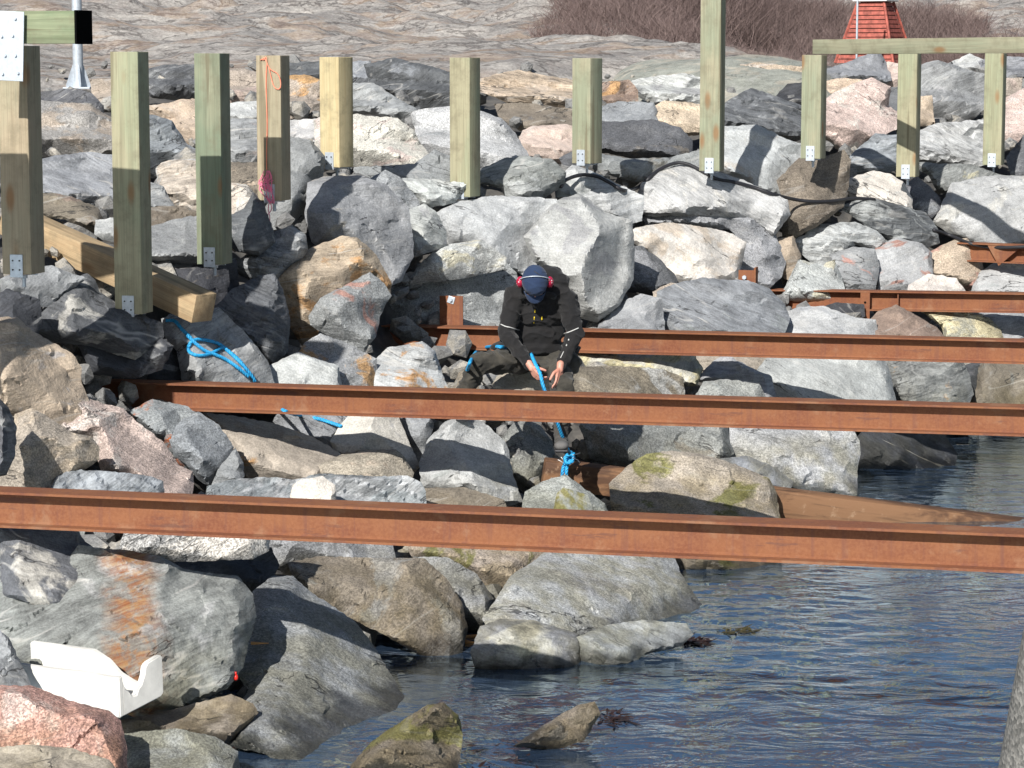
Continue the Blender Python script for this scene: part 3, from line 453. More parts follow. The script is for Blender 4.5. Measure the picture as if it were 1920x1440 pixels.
def dist_to_poly(p, poly):
    a = poly; b = np.roll(poly, -1, axis=0); best = np.full(len(p), 1e9)
    for i in range(len(a)):
        ab = b[i] - a[i]; t = np.clip(((p - a[i]) @ ab) / max(ab @ ab, 1e-9), 0, 1)
        best = np.minimum(best, np.linalg.norm(p - (a[i] + t[:, None] * ab), axis=1))
    return best
def inside(p, poly):
    x, y = p[:, 0], p[:, 1]; r = np.zeros(len(p), bool); n = len(poly)
    for i in range(n):
        x1, y1 = poly[i]; x2, y2 = poly[(i + 1) % n]
        if y1 == y2: continue
        c = ((y1 > y) != (y2 > y)) & (x < (x2 - x1) * (y - y1) / (y2 - y1) + x1); r ^= c
    return r
def cdt(pts, nb):
    vs_, es, fs, *_ = geometry.delaunay_2d_cdt([Vector((float(a), float(b))) for a, b in pts], [], [list(range(nb))], 1, 1e-5)
    return vs_, fs
def interp(coarse, tris, q):
    h = np.zeros(len(q)); done = np.zeros(len(q), bool)
    for t in tris:
        if len(t) != 3: continue
        a, b, c = (coarse[i] for i in t)
        d = (b[0] - a[0]) * (c[1] - a[1]) - (c[0] - a[0]) * (b[1] - a[1])
        if abs(d) < 1e-9: continue
        u = ((q[:, 0] - a[0]) * (c[1] - a[1]) - (c[0] - a[0]) * (q[:, 1] - a[1])) / d
        v = ((b[0] - a[0]) * (q[:, 1] - a[1]) - (q[:, 0] - a[0]) * (b[1] - a[1])) / d
        m = (u >= -1e-6) & (v >= -1e-6) & (u + v <= 1 + 1e-6) & ~done
        h[m] = a[2] + u[m] * (b[2] - a[2]) + v[m] * (c[2] - a[2]); done |= m
    return h
POSTS = [(0, 76, 500), (207, 284, 560), (362, 436, 480), (481, 545, 370), (598, 662, 310), (843, 902, 365), (1073, 1130, 305),
         (1313, 1360, 318), (1502, 1552, 295), (1681, 1728, 328), (1843, 1888, 308)]
BEAMS = [(-50, 948, .0432, 40), (165, 733, .0308, 29), (715, 624, .0267, 21), (1450, 558, .015, 17)]
def rock(idx, spec):
    head, label, outl, inner, opts = [s.strip() for s in spec.split('|')]
    typ, k1, k2, pmix = head.split(); o = dict(kv.split('=') for kv in opts.split()); og = lambda k, d: float(o.get(k, d))
    rg = random.Random(idx * 131 + 5)
    poly = np.array([[float(v) for v in s.split(',')] for s in outl.split()])
    c0 = poly.mean(0)
    dcen = F(*poly.mean(0)) + float(o.get('dz', 0)); pl_ = poly.copy()
    for k_, p in enumerate(poly):                      # carry the block on behind the posts and beams that cross it
        for a, b, yb in POSTS:
            if p[1] < yb - 14 and a - 12 < p[0] < b + 12:
                if c0[0] < a: p[0] = max(p[0], a + .6 * (b - a))
                elif c0[0] > b: p[0] = min(p[0], b - .6 * (b - a))
        for x0, y0, k, hw in BEAMS:
            yc = y0 + k * (p[0] - x0)
            if p[0] > x0 and abs(p[1] - yc) < hw + 9:
                if dcen < 2.44 * FPX / (yc - 101) + .12: continue
                j_ = [q for q in (pl_[k_ - 1], pl_[(k_ + 1) % len(pl_)]) if abs(q[1] - (y0 + k * (q[0] - x0))) < hw + 9]
                if not j_: continue
                if c0[1] < yc - hw * .5: p[1] = max(p[1], yc + hw * .25)
                elif c0[1] > yc + hw * .5: p[1] = min(p[1], yc - hw * .25)
    x1, y1 = poly[:, 0], poly[:, 1]; x2, y2 = np.roll(poly, -1, axis=0).T
    cr = x1 * y2 - x2 * y1; area2 = cr.sum()
    cen = np.array([((x1 + x2) * cr).sum(), ((y1 + y2) * cr).sum()]) / (3 * area2); area = abs(area2) / 2
    v = poly - cen; L = np.linalg.norm(v, axis=1, keepdims=True); poly = cen + v * (1 + 4.6 / np.maximum(L, 20))
    fc = F(*cen); dc = fc + og('dz', 0); s = dc / FPX; size = math.sqrt(area); Wm = size * s
    H = .30 * Wm; lim = .32 * Wm
    if inner: core = [[float(t) for t in q.split(',')] for q in inner.split()]; core = [[a, b, c / 100 * 1.15] for a, b, c in core]
    else:
        core = [[cen[0] + rg.uniform(-.12, .12) * size, cen[1] + rg.uniform(-.12, .12) * size, H]]
    ang = rg.uniform(0, 6.28); tilt = np.array([math.cos(ang), abs(math.sin(ang)) * .8]) * .45
    for i, p in enumerate(poly):                       # shoulder points give the block its broken facets
        if rg.random() < (.12 if inner else .25):
            q = cen + (p - cen) * rg.uniform(.70, .90)
            if inner:
                near = min(core[:len(inner.split())], key=lambda c_: (c_[0] - q[0]) ** 2 + (c_[1] - q[1]) ** 2)
                dd = math.hypot(near[0] - q[0], near[1] - q[1])
                if dd < .16 * size: continue
                hh = near[2] * rg.uniform(.42, .8)
            else: hh = H * (.72 + float(tilt @ ((q - cen) / size)) + rg.uniform(-.16, .16))
            core.append([q[0], q[1], max(hh, .02)])
    core = [c_ for c_ in core if inside(np.array([c_[:2]]), poly)[0]]
    cv = [(a, b) for a, b in poly] + [(c_[0], c_[1]) for c_ in core]
    def edge_h(p):
        k_ = min(core, key=lambda c_: (c_[0] - p[0]) ** 2 + (c_[1] - p[1]) ** 2)
        return k_[2] * (rg.uniform(.5, .8) if inner else rg.uniform(.6, 1.0))
    ch = [edge_h(p) for p in poly] + [c_[2] for c_ in core]
    vv, tr = cdt(cv, len(poly))
    hs = []
    for q in vv:
        j = min(range(len(cv)), key=lambda k: (cv[k][0] - q.x) ** 2 + (cv[k][1] - q.y) ** 2); hs.append(ch[j])
    coarse = [(q.x, q.y, hh) for q, hh in zip(vv, hs)]
    # fine outline with a broken edge
    step = 5.5; out = []
    n = len(poly)
    for i in range(n):
        a, b = poly[i], poly[(i + 1) % n]; ln = np.linalg.norm(b - a); m = max(1, int(round(ln / step)))
        nr = np.array([-(b - a)[1], (b - a)[0]]) / max(ln, 1e-6)
        for k in range(m):
            t = k / m; p = a + (b - a) * t; amp = min(1.7, .025 * ln + .4) * (math.sin(math.pi * t) ** .5)
            out.append(p + nr * amp * (noise.noise(Vector((p[0] * .09, p[1] * .09, idx))) * 1.6 + noise.noise(Vector((p[0] * .3, p[1] * .3, idx))) * .8))
    out = np.array(out); nb = len(out)
    lo, hi = out.min(0), out.max(0)
    def grid(st, mg, seed):
        r_ = np.random.RandomState(seed); gx, gy = np.meshgrid(np.arange(lo[0], hi[0], st), np.arange(lo[1], hi[1], st))
        g = np.stack([gx.ravel(), gy.ravel()], 1); g += r_.uniform(-.28, .28, g.shape) * st
        if not len(g): return g
        g = g[inside(g, out)]; return g[dist_to_poly(g, out) > mg] if len(g) else g
    gf = grid(step, 2.4, idx); gb = grid(max(step * 3.2, size * .14), size * .07, idx + 999)
    allf = np.vstack([out, gf]) if len(gf) else out
    vf, tf = cdt(allf, nb); A = np.array([[q.x, q.y] for q in vf]); e = dist_to_poly(A, out)
    fol = og('ang', rg.uniform(-.7, .7))
    layered = TYPE[typ][3]; rd = og('rd', 1.0); ff = og('f', 1.0); smooth = 1 - .6 * og('sp', 0)
    hc = interp(coarse, tr, A); rr = .10 * size * rd
    side = np.full(len(A), 1e9); round_ = og('rd', 1.0) > 1.2
    for i in range(n):
        a_, b_2 = poly[i], poly[(i + 1) % n]; ab = b_2 - a_; t_2 = np.clip(((A - a_) @ ab) / max(ab @ ab, 1e-9), 0, 1)
        sl = (rg.uniform(.7, 1.2) if rg.random() < .24 else rg.choice((2.2, 3.5, 5.5))) * (.6 if round_ else 1); side = np.minimum(side, np.linalg.norm(A - (a_ + t_2[:, None] * ab), axis=1) * sl * s)
    hm = max(float(hc.max()), .05); a0 = rg.uniform(0, 6.28)
    for k_ in range(0 if (round_ or og('sp', 0) > .5) else 1 if inner else 3):               # oblique fracture planes
        a_ = a0 + k_ * 2.1 + rg.uniform(-.6, .6); u_ = np.array([math.cos(a_), math.sin(a_)]); off_ = rg.uniform(.02, .24) * size
        hc = np.minimum(hc, hm * rg.uniform(.82, .98) - ((A - cen) @ u_ - off_) * s * rg.uniform(.45, .95))
    hc = np.minimum(np.maximum(hc, .0), side)
    bulge = np.sqrt(np.clip(1 - (1 - np.clip(e / rr, 0, 1)) ** 2, 0, 1)) * .012 * Wm * rd
    SL = og('sl', .5); lim = lim if SL <= .5 else 3.0; dA = np.clip(F(A[:, 0], A[:, 1]) - fc, -lim / SL, lim / SL) * SL + dc
    org = P(cen[0], cen[1], dc); co = []
    ca, sa = math.cos(fol), math.sin(fol)
    for (x, y), hh, bl, d, ee in zip(A, hc, bulge, dA, e):
        p = P(x, y, d); g = min(1, ee / 9)
        q = p + Vector((idx * 3.1, 0, 0))
        nz = noise.fractal(q / (Wm * .42 + .05), 1.0, 2.0, 3) * .018 * Wm * ff
        nz += noise.ridged_multi_fractal(q * 4.2, 1.0, 2.2, 3, 1.0, 2.0) * .0065 * ff * smooth
        nz += noise.noise(q * 17) * .0065 * ff * smooth
        q5 = q * 5.5; c3 = noise.voronoi(q5)[1][0]; d3 = (q5 - c3) / 5.5; nz += (d3.x * math.sin(c3.x * 91 + c3.z * 37) + d3.z * math.cos(c3.z * 71 + c3.x * 23)) * .13 * ff * smooth if d3.length < .5 else 0
        vd = noise.voronoi(q * (2.6 / max(Wm, .25)) * 1.0)[0]; nz += (.28 - vd[0]) * .020 * Wm * ff
        if layered:
            t = (q.x * sa + q.z * ca) * 11 + noise.noise(q * 2.5) * 1.1; fr = t - math.floor(t)
            nz += (fr ** 1.5) * .028
        dr = ray(x, y).normalized()
        co.append(p - dr * (hh * .92 + bl + nz * g) - org)
    faces = [tuple(f) for f in tf]
    # back of the block
    allb = np.vstack([out, gb]) if len(gb) else out
    vb, tb = cdt(allb, nb); Bp = np.array([[q.x, q.y] for q in vb]); eb = dist_to_poly(Bp, out); th = og('th', .42) * Wm
    key = {(round(a, 2), round(b, 2)): i for i, (a, b) in enumerate(A)}; mp = []
    for (x, y), ee in zip(Bp, eb):
        kk = (round(x, 2), round(y, 2))
        if ee < .01 and kk in key: mp.append(key[kk]); continue
        d = dc + SL * float(np.clip(F(x, y) - fc, -lim / SL, lim / SL)); t = min(1, ee / (.3 * size))
        p = P(x, y, d) + ray(x, y).normalized() * (th * math.sqrt(max(0, 1 - (1 - t) ** 2)) * (1 + .2 * noise.noise(Vector((x * .03, y * .03, idx)))))
        mp.append(len(co)); co.append(p - org)
    faces += [tuple(mp[i] for i in f)[::-1] for f in tb if len({mp[i] for i in f}) > 2]
    me = mesh_from(co, faces, 'rock')
    o_ = link('rock', me, ROCK, None, org)
    bm = bmesh.new(); bm.from_mesh(me); bmesh.ops.recalc_face_normals(bm, faces=bm.faces); bm.to_mesh(me); bm.free()
    me.shade_smooth(); me.set_sharp_from_angle(angle=R(28))
    tag(o_, label, 'rock', 'broken rocks of the breakwater')
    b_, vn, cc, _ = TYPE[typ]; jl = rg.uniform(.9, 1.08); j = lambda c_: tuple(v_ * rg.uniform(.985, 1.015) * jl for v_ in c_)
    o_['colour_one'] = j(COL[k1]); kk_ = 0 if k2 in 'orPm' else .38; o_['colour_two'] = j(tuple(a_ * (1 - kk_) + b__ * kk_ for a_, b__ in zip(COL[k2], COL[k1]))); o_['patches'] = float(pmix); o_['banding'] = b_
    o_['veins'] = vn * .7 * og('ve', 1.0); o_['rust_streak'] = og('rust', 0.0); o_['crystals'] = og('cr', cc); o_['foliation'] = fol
    return o_
for i, line in enumerate(l for l in ROCKS.strip().splitlines() if l.strip()):
    rock(i, line)

# ground: the rubble core under the rocks, running down under the water
gx = np.linspace(-700, 2700, 230); gy = np.concatenate([np.linspace(104, 1440, 150), np.linspace(1480, 2600, 14)])
V = []
for py in gy:
    for px in gx:
        d = F(px, py) if py <= 1600 else F(px, 1600) - (py - 1600) * .004
        p = P(px, py, d + .80 + .15 * min(1, max(0, (py - 900) / 400)))
        V.append((p.x, p.y + noise.noise(p * 1.7) * .12, p.z - .10 + noise.voronoi(p * 1.9)[0][0] * -.22))
nx = len(gx); Fc = [(j * nx + i, j * nx + i + 1, (j + 1) * nx + i + 1, (j + 1) * nx + i) for j in range(len(gy) - 1) for i in range(nx - 1)]
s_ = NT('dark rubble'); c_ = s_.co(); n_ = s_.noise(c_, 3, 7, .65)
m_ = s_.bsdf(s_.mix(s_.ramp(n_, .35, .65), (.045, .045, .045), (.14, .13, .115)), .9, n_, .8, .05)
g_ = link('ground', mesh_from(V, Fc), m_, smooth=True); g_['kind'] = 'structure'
# small broken stones wedged in the gaps
rs = random.Random(77); V, Fc = [], []
def stone(p, r):
    bm = bmesh.new(); bmesh.ops.create_icosphere(bm, subdivisions=1, radius=1)
    sx, sy, sz = rs.uniform(.7, 1.3), rs.uniform(.6, 1.1), rs.uniform(.45, .9); rot = Matrix.Rotation(rs.uniform(0, 6.28), 3, Vector((rs.gauss(0, 1), rs.gauss(0, 1), rs.gauss(0, 1))).normalized())
    b = len(V)
    for v in bm.verts:
        k = 1 + rs.uniform(-.22, .22); V.append(p + rot @ Vector((v.co.x * sx * k, v.co.y * sy * k, v.co.z * sz * k)) * r)
    for f in bm.faces: Fc.append(tuple(b + v.index for v in f.verts))
    bm.free()
for k in range(2600):
    px, py = rs.uniform(-60, 1980), rs.uniform(120, 1430)
    d = F(px, py) + rs.uniform(.42, .78); p = P(px, py, d)
    if p.z < -.1: continue
    stone(p, rs.choice((.035, .05, .07, .10, .14)))
for k in range(520):                                   # the bank goes on in the same way beyond the picture
    px = rs.uniform(-620, -120) if k % 2 else rs.uniform(2010, 2640); py = rs.uniform(125, 1000 if px > 0 else 1420)
    r_ = rs.uniform(.18, .42); p = P(px, py, F(px, py) + .15)
    if p.z > -.2 and abs(p.x / p.y * FPX) > 1010 + r_ * 1.6 / p.y * FPX: stone(p, r_)
rub = link('rubble', mesh_from(V, Fc), ROCK); tag(rub, 'small broken stones and chips filling the gaps between the big rocks', 'rubble', kind='stuff')
for k, v in dict(colour_one=(.20, .20, .195), colour_two=(.33, .31, .27), patches=.5, banding=.3, veins=.2, crystals=.2, foliation=.4, rust_streak=0.0).items(): rub[k] = v
# ---------------------------------------------------------------- contact helper: where a sight line meets what is already built
def refresh(): bpy.context.view_layer.update(); return bpy.context.evaluated_depsgraph_get()
DG = refresh()
def surf(px, py, off=.0):
    r = ray(px, py).normalized(); ok, loc, *_ = sc.ray_cast(DG, EYE, r)
    return (loc - r * off) if ok else P(px, py, F(px, py))
ZB = 1.16
# ---------------------------------------------------------------- water
s_ = NT('sea water'); c_ = s_.co()
w1 = s_.noise(s_.mapp(c_, (.8, 1.25, 1), rot=(0, 0, .2)), 3.4, 3, .5, 1.6); w2 = s_.noise(s_.mapp(c_, (1, 2.2, 1), rot=(0, 0, -.3)), 1.0, 3, .5)
w3 = s_.noise(s_.mapp(c_, (.8, 1.6, 1)), 17, 3, .6)
hh = s_.math('ADD', s_.math('MULTIPLY', w1, .85), s_.math('ADD', s_.math('MULTIPLY', w2, .6), s_.math('MULTIPLY', w3, .07)))
bp = s_.n('Bump', None, Strength=1.0, Distance=.012, Height=hh).outputs[0]
gl = s_.n('BsdfGlossy', None, Color=(.76, .90, 1), Roughness=.03, Normal=bp)
tr_ = s_.n('BsdfTransparent', None, Color=(.34, .36, .27))
df = s_.n('BsdfDiffuse', None, Color=(.06, .105, .19))
under = s_.n('MixShader', None, i0=.42, i1=tr_, i2=df)
fr = s_.math('MULTIPLY', s_.n('Fresnel', None, IOR=1.33, Normal=bp).outputs[0], 2.1, clamp=True)
s_.put(s_.out.inputs[0], s_.n('MixShader', None, i0=fr, i1=under, i2=gl))
wx = np.concatenate([np.linspace(-60, -4, 12), np.arange(-3.9, 6.2, .024), np.linspace(6.4, 80, 14)])
wy = np.concatenate([np.linspace(-20, 11.5, 10), np.arange(11.6, 25.2, .03), np.linspace(25.6, 40, 8)])
WX, WY = np.meshgrid(wx, wy); WZ = np.zeros_like(WX); rs = np.random.RandomState(4)
for k in range(34):                                    # small wind ripples travelling roughly towards the shore
    lam = .06 * (.50 / .06) ** rs.rand(); th = rs.normal(1.3, .85); kk = 2 * math.pi / lam; ph = rs.rand() * 6.28
    arg = kk * (WX * math.cos(th) + WY * math.sin(th)) + ph + 1.1 * np.sin(WX * rs.uniform(.7, 2.2) + ph) + 1.1 * np.sin(WY * rs.uniform(.7, 2.0) + 2 * ph)
    env = .55 + .45 * np.sin(WX * rs.uniform(.5, 1.8) + WY * rs.uniform(.4, 1.5) + ph * 3)
    WZ += np.sin(arg) * env * .032 / kk
gust = .62 + .38 * np.sin(WX * .9 + 1.3 * np.sin(WY * .5)) * np.sin(WY * .8 + 1)
calm = np.clip((WX + 1.6) / 2.6 + (WY - 14) * .05, .25, 1)
WZ *= gust * calm * np.clip((WX + 3.9) / .5, 0, 1) * np.clip((6.1 - WX) / .5, 0, 1)
nx = len(wx); me_ = mesh_from(np.stack([WX.ravel(), WY.ravel(), WZ.ravel()], 1), [(j * nx + i, j * nx + i + 1, (j + 1) * nx + i + 1, (j + 1) * nx + i) for j in range(len(wy) - 1) for i in range(nx - 1)]); me_.shade_smooth()
water = link('water', me_, s_.m); water['kind'] = 'structure'
# ---------------------------------------------------------------- bare rock hill behind
hx = np.linspace(-26, 34, 420); t_ = np.linspace(0, 1, 330); hy = 28.5 + 150 * t_ ** 2.2
V = []; n_ = noise
for y in hy:
    for x in hx:
        rt = min(1, max(0, (x - 1.5) / 4)) ; rt = rt * rt * (3 - 2 * rt)
        zl = 3.20 + .035 * max(0, min(y - 29, 6)) + .078 * max(0, y - 35)
        zr = 2.75 + .10 * max(0, min(y - 29, 5)) - .05 * max(0, min(y - 35, 6)) + .085 * max(0, y - 43)
        z = zl * (1 - rt) + zr * rt
        k = min(1, max(0.12, (y - 30) / 14))
        p = Vector((x, y, 0))
        z += k * .11 * (.45 - noise.voronoi(Vector((x * 1.3, y * .9, 2)))[0][0]) + k * .05 * abs(noise.noise(p * 3.1)) + k * .22 * (.5 - noise.voronoi(Vector((x * .45, y * .38, 7)))[0][0])
        z += k * (noise.fractal(p * .16, 1, 2, 3) * .75 + abs(noise.noise(Vector((x * .35, y * .55, 3)))) * -.5 + .25)
        led = (y * .55 + x * .10 + noise.noise(Vector((x * .22, y * .22, 9))) * 2.2); fr_ = led - math.floor(led)
        z += k * .24 * (min(1, fr_ * 5) - fr_) + noise.fractal(p * 1.1, 1, 2, 3) * .09 * k + noise.fractal(p * 4, 1, 2, 2) * .03
        cr_ = float(np.interp(960 + x / y * FPX, [0, 500, 960, 1450, 1900], [31.3, 31.5, 33, 35.5, 37.5])); V.append((x, y, z - .35 * max(0, cr_ - y)))
nx = len(hx); Fc = [(j * nx + i, j * nx + i + 1, (j + 1) * nx + i + 1, (j + 1) * nx + i) for j in range(len(hy) - 1) for i in range(nx - 1)]
s_ = NT('bare coastal bedrock'); c_ = s_.co()
band = s_.noise(s_.mapp(c_, (.7, 1.4, 3)), 1.6, 9, .70, .6); bl = s_.noise(c_, 5, 7, .65); sp = s_.noise(c_, 22, 4, .7)
nrm = s_.n('SeparateXYZ', None, Vector=s_.t.nodes.new('ShaderNodeNewGeometry').outputs['Normal']).outputs[2]
col = s_.mix(s_.ramp(band, .34, .66), (.21, .20, .19), (.43, .405, .37))
col = s_.mix(s_.ramp(bl, .46, .62, 0, .5), col, (.27, .24, .22))
ck = s_.math('ABSOLUTE', s_.math('SUBTRACT', s_.noise(s_.mapp(c_, (.5, .8, 1.6)), 2.2, 6, .6, .4), .5)); col = s_.mix(s_.ramp(ck, .004, .03, .7, 0), col, (.07, .06, .055))
col = s_.scale_col(col, s_.ramp(sp, .3, .7, .7, 1.2))
gr = s_.math('MULTIPLY', s_.ramp(s_.noise(s_.mapp(c_, (.5, 1, 1), loc=(4, 4, 4)), 1.5, 6, .62), .50, .57), s_.ramp(nrm, .75, .97))
col = s_.mix(s_.math('MULTIPLY', gr, .38), col, s_.mix(s_.ramp(bl, .4, .6), (.36, .235, .13), (.25, .16, .11)))
m_ = s_.bsdf(col, .9, s_.math('ADD', band, s_.math('MULTIPLY', bl, .6)), .7, .06)
h_ = link('hill', mesh_from(V, Fc), m_, smooth=True); h_['kind'] = 'structure'; h_.data.set_sharp_from_angle(angle=R(40))
# smooth bedrock slab on the crest
V = []; N1, N2 = 90, 22
for j in range(N2 + 1):
    for i in range(N1 + 1):
        u = i / N1; v = j / N2; px = 1105 + u * 460
        top = np.interp(px, [1105, 1180, 1260, 1400, 1565], [146, 119, 110, 105, 108]); d = 31.0 + v * 3.2
        zt = P(px, top, 34.2).z; x = P(px, 120, d).x
        z = zt - (1 - v) ** 2 * .55 - .25 * abs(2 * u - 1) ** 6
        V.append((x, d, z + noise.fractal(Vector((x, d, 0)) * .9, 1, 2, 4) * .05))
nb = len(V); V += [(x, y + .4 * (y > 34), z - 1.1) for x, y, z in V]; q = N1 + 1
Fc = [(j * q + i, j * q + i + 1, (j + 1) * q + i + 1, (j + 1) * q + i) for j in range(N2) for i in range(N1)]
rim = [i for i in range(q)] + [j * q + N1 for j in range(1, N2 + 1)] + [N2 * q + i for i in range(N1 - 1, -1, -1)] + [j * q for j in range(N2 - 1, 0, -1)]
Fc += [(rim[(i + 1) % len(rim)], rim[i], rim[i] + nb, rim[(i + 1) % len(rim)] + nb) for i in range(len(rim))]
slab = link('bedrock_slab', mesh_from(V, Fc), ROCK, smooth=True); slab.data.set_sharp_from_angle(angle=R(45))
tag(slab, 'smooth greenish bedrock slab on the crest in front of the brown thicket', 'rock slab')
for k, v in dict(colour_one=(.30, .31, .27), colour_two=(.38, .36, .30), patches=.5, banding=.3, veins=.3, crystals=.1, foliation=.3).items(): slab[k] = v
DG = refresh()
# ---------------------------------------------------------------- leafless thicket
s_ = NT('bare brown twigs'); c_ = s_.co()
oc = s_.n('Attribute', {'attribute_type': 'GEOMETRY', 'attribute_name': 'shade'}).outputs['Fac']
TW = s_.bsdf(s_.mix(oc, (.105, .072, .068), (.23, .17, .155)), .9)
def thicket(label, spots, seed, n=2600):
    rg = random.Random(seed); V, Fc, S = [], [], []
    for cx, cy, rx, ry, h in spots:
        for k in range(int(n * rx * ry)):
            a = rg.uniform(0, 6.28); r = math.sqrt(rg.random()); x = cx + rx * r * math.cos(a); y = cy + ry * r * math.sin(a)
            i = int((np.clip(x, hx[0], hx[-1]) - hx[0]) / (hx[-1] - hx[0]) * (len(hx) - 1)); j = int(np.clip(np.searchsorted(hy, y), 0, len(hy) - 1))
            z0 = HZ[j * len(hx) + i]
            hh_ = h * (.45 + .55 * math.sqrt(max(0, 1 - r * r))) * rg.uniform(.55, 1.05) * (1 + .35 * noise.noise(Vector((x * .9, y * .9, 1))))
            lx, ly = rg.gauss(0, .55) * hh_, rg.gauss(0, .4) * hh_; wd = rg.uniform(.0025, .006); sh = min(1, max(0, rg.gauss(.5, .28)))
            z1 = rg.uniform(0, .45) * hh_; p0 = Vector((x, y, z0 - .05 + z1)); p2 = p0 + Vector((lx, ly, hh_ - z1)); pm = (p0 + p2) / 2 + Vector((rg.gauss(0, .05), 0, .03))
            t = rg.uniform(0, 3.14); o_ = Vector((math.cos(t), math.sin(t) * .5, 0)) * wd; b = len(V)
            V += [p0 - o_, p0 + o_, pm + o_ * .8, pm - o_ * .8, p2]; Fc += [(b, b + 1, b + 2, b + 3), (b + 3, b + 2, b + 4)]; S += [sh, sh]
            for _ in range(2):
                f = rg.uniform(.3, .9); a0 = p0 + (p2 - p0) * f; a1 = a0 + Vector((rg.gauss(0, .11), rg.gauss(0, .11), rg.uniform(.04, .2))) * (.6 + hh_ * .5); b = len(V)
                V += [a0 - o_ * .55, a0 + o_ * .55, a1]; Fc.append((b, b + 1, b + 2)); S.append(sh)
    me = mesh_from(V, Fc); at = me.attributes.new('shade', 'FLOAT', 'FACE'); at.data.foreach_set('value', S)
    o_ = link('thicket', me, TW); tag(o_, label, 'thicket', kind='stuff'); return o_
HZ = [v.co.z for v in h_.data.vertices]
thicket('dense leafless brown thicket on the hill between seventh post and red daymark', [(2.4, 44, 1.9, 1.6, 1.15), (4.2, 45, 2.0, 1.8, 1.0), (1.6, 41.5, 1.3, 1.0, .55), (5.2, 41, 1.9, 1.4, .75), (3.2, 40.5, 1.4, 1.1, .5), (3.6, 50, 3.0, 2.0, 1.0)], 3, 2500)
thicket('leafless brown thicket on the hill right of the red daymark', [(8.0, 43, 1.6, 1.6, 1.0), (9.6, 42, 1.6, 1.6, 1.3), (11.5, 43, 1.5, 1.5, 1.2), (6.9, 46, 1.4, 1.3, .7)], 4, 2500)
# ---------------------------------------------------------------- rusty steel beams
def beam_mesh(a, b, h=.195, w_=.185, tf=.013, tw=.009, r=.012):
    a = Vector(a); b = Vector(b); L = (b - a).length; x = w_ / 2; t = tw / 2; z = h / 2
    pr = [(-x, z), (x, z), (x, z - tf), (t + r, z - tf), (t, z - tf - r), (t, -z + tf + r), (t + r, -z + tf), (x, -z + tf), (x, -z), (-x, -z), (-x, -z + tf), (-t - r, -z + tf), (-t, -z + tf + r), (-t, z - tf - r), (-t - r, z - tf), (-x, z - tf)]
    n = len(pr); V = [(s, p[0], p[1]) for s in (0, L) for p in pr]
    Fc = [(i, (i + 1) % n, n + (i + 1) % n, n + i) for i in range(n)] + [tuple(range(n)), tuple(range(n, 2 * n))[::-1]]
    return mesh_from(V, Fc)
def beam(pa, pb, label, z=ZB, **kw):
    a = PZ(*pa, z); b = PZ(*pb, z); d = b - a; rz = math.atan2(d.y, d.x)
    root = empty('steel_beam', a, (0, 0, rz)); tag(root, label, 'steel beam', 'rusty steel beams of the jetty')
    me = beam_mesh(a, b, **kw); bm = bmesh.new(); bm.from_mesh(me); bmesh.ops.recalc_face_normals(bm, faces=bm.faces); bm.to_mesh(me); bm.free()
    link('girder', me, RUST, root); root['length'] = d.length; return root
def local(root, p): return Matrix.Rotation(-root.rotation_euler.z, 3, 'Z') @ (Vector(p) - root.location)
def plate(root, name, c, s, label=None, bevel=.003, mat=None):
    bm = bmesh.new(); box(bm, (0, 0, 0), s, bevel=bevel); o_ = bmobj(name, bm, mat or RUST, root, c)
    if label: o_['label'] = label
    return o_
D_ = beam((-420, 932), (2420, 1054.4), 'long rusty steel beam nearest the camera crossing the whole picture')
C_ = beam((170, 737), (2500, 805), 'rusty steel beam passing just in front of the seated worker')
B_ = beam((716, 629), (2500, 673), 'rusty steel beam behind the seated worker with an upright bolted plate')
A_ = beam((1440, 560), (2500, 576), 'rusty rear steel beam on the right with a flat upright bar')
def at_x(root, px, z=ZB, py=None):
    a = root.location; c_, s__ = math.cos(root.rotation_euler.z), math.sin(root.rotation_euler.z); u = (px - 960) / FPX
    y = (a.y - a.x * s__ / c_) / (1 - u / CP * s__ / c_)           # where the sight line crosses the beam axis in plan
    x = u / (CP) * y; return (x - a.x) / c_
xb = at_x(B_, 841); t1 = plate(B_, 'anchor_plate', (xb, .11, .19), (.21, .014, .32))
t2 = plate(t1, 'washer', (0, -.012, .125), (.062, .006, .062), mat=STEEL); t2.rotation_euler = (0, .3, 0)
bm = bmesh.new(); cyl(bm, (0, -.01, .125), (0, -.034, .125), .014, seg=6); bmobj('bolt', bm, STEEL, t1)
xc = at_x(C_, 318); t1 = plate(C_, 'base_plate', (xc, -.03, -.112), (.20, .17, .012)); bm = bmesh.new(); cyl(bm, (0, -.07, 0), (0, -.07, .05), .011, seg=8); cyl(bm, (0, -.07, .006), (0, -.07, .022), .019, seg=6); bmobj('bolt', bm, STEEL, t1)
xa = at_x(A_, 1620); t1 = plate(A_, 'upright_bar', (xa, -.085, -.045), (.095, .012, .29)); bm = bmesh.new(); cyl(bm, (0, -.0065, .03), (0, -.008, .03), .012, seg=10); bmobj('bolt_hole', bm, BLACK, t1)
plate(A_, 'stiffener', (at_x(A_, 1681), -.038, 0), (.012, .062, .172)); plate(D_, 'stiffener', (at_x(D_, 1990), -.038, 0), (.012, .062, .172))
st = empty('steel_beam', P(1400, 520, 25.3), (0, 0, -.25)); tag(st, 'short rusty stub of steel with a bolt behind the cream block', 'steel stub')
plate(st, 'stub_web', (0, 0, 0), (.16, .012, .14)); plate(st, 'stub_flange', (.09, 0, .01), (.02, .14, .18)); bm = bmesh.new(); cyl(bm, (-.02, -.006, .0), (-.02, -.03, .0), .022, seg=6); bmobj('bolt', bm, STEEL, st)
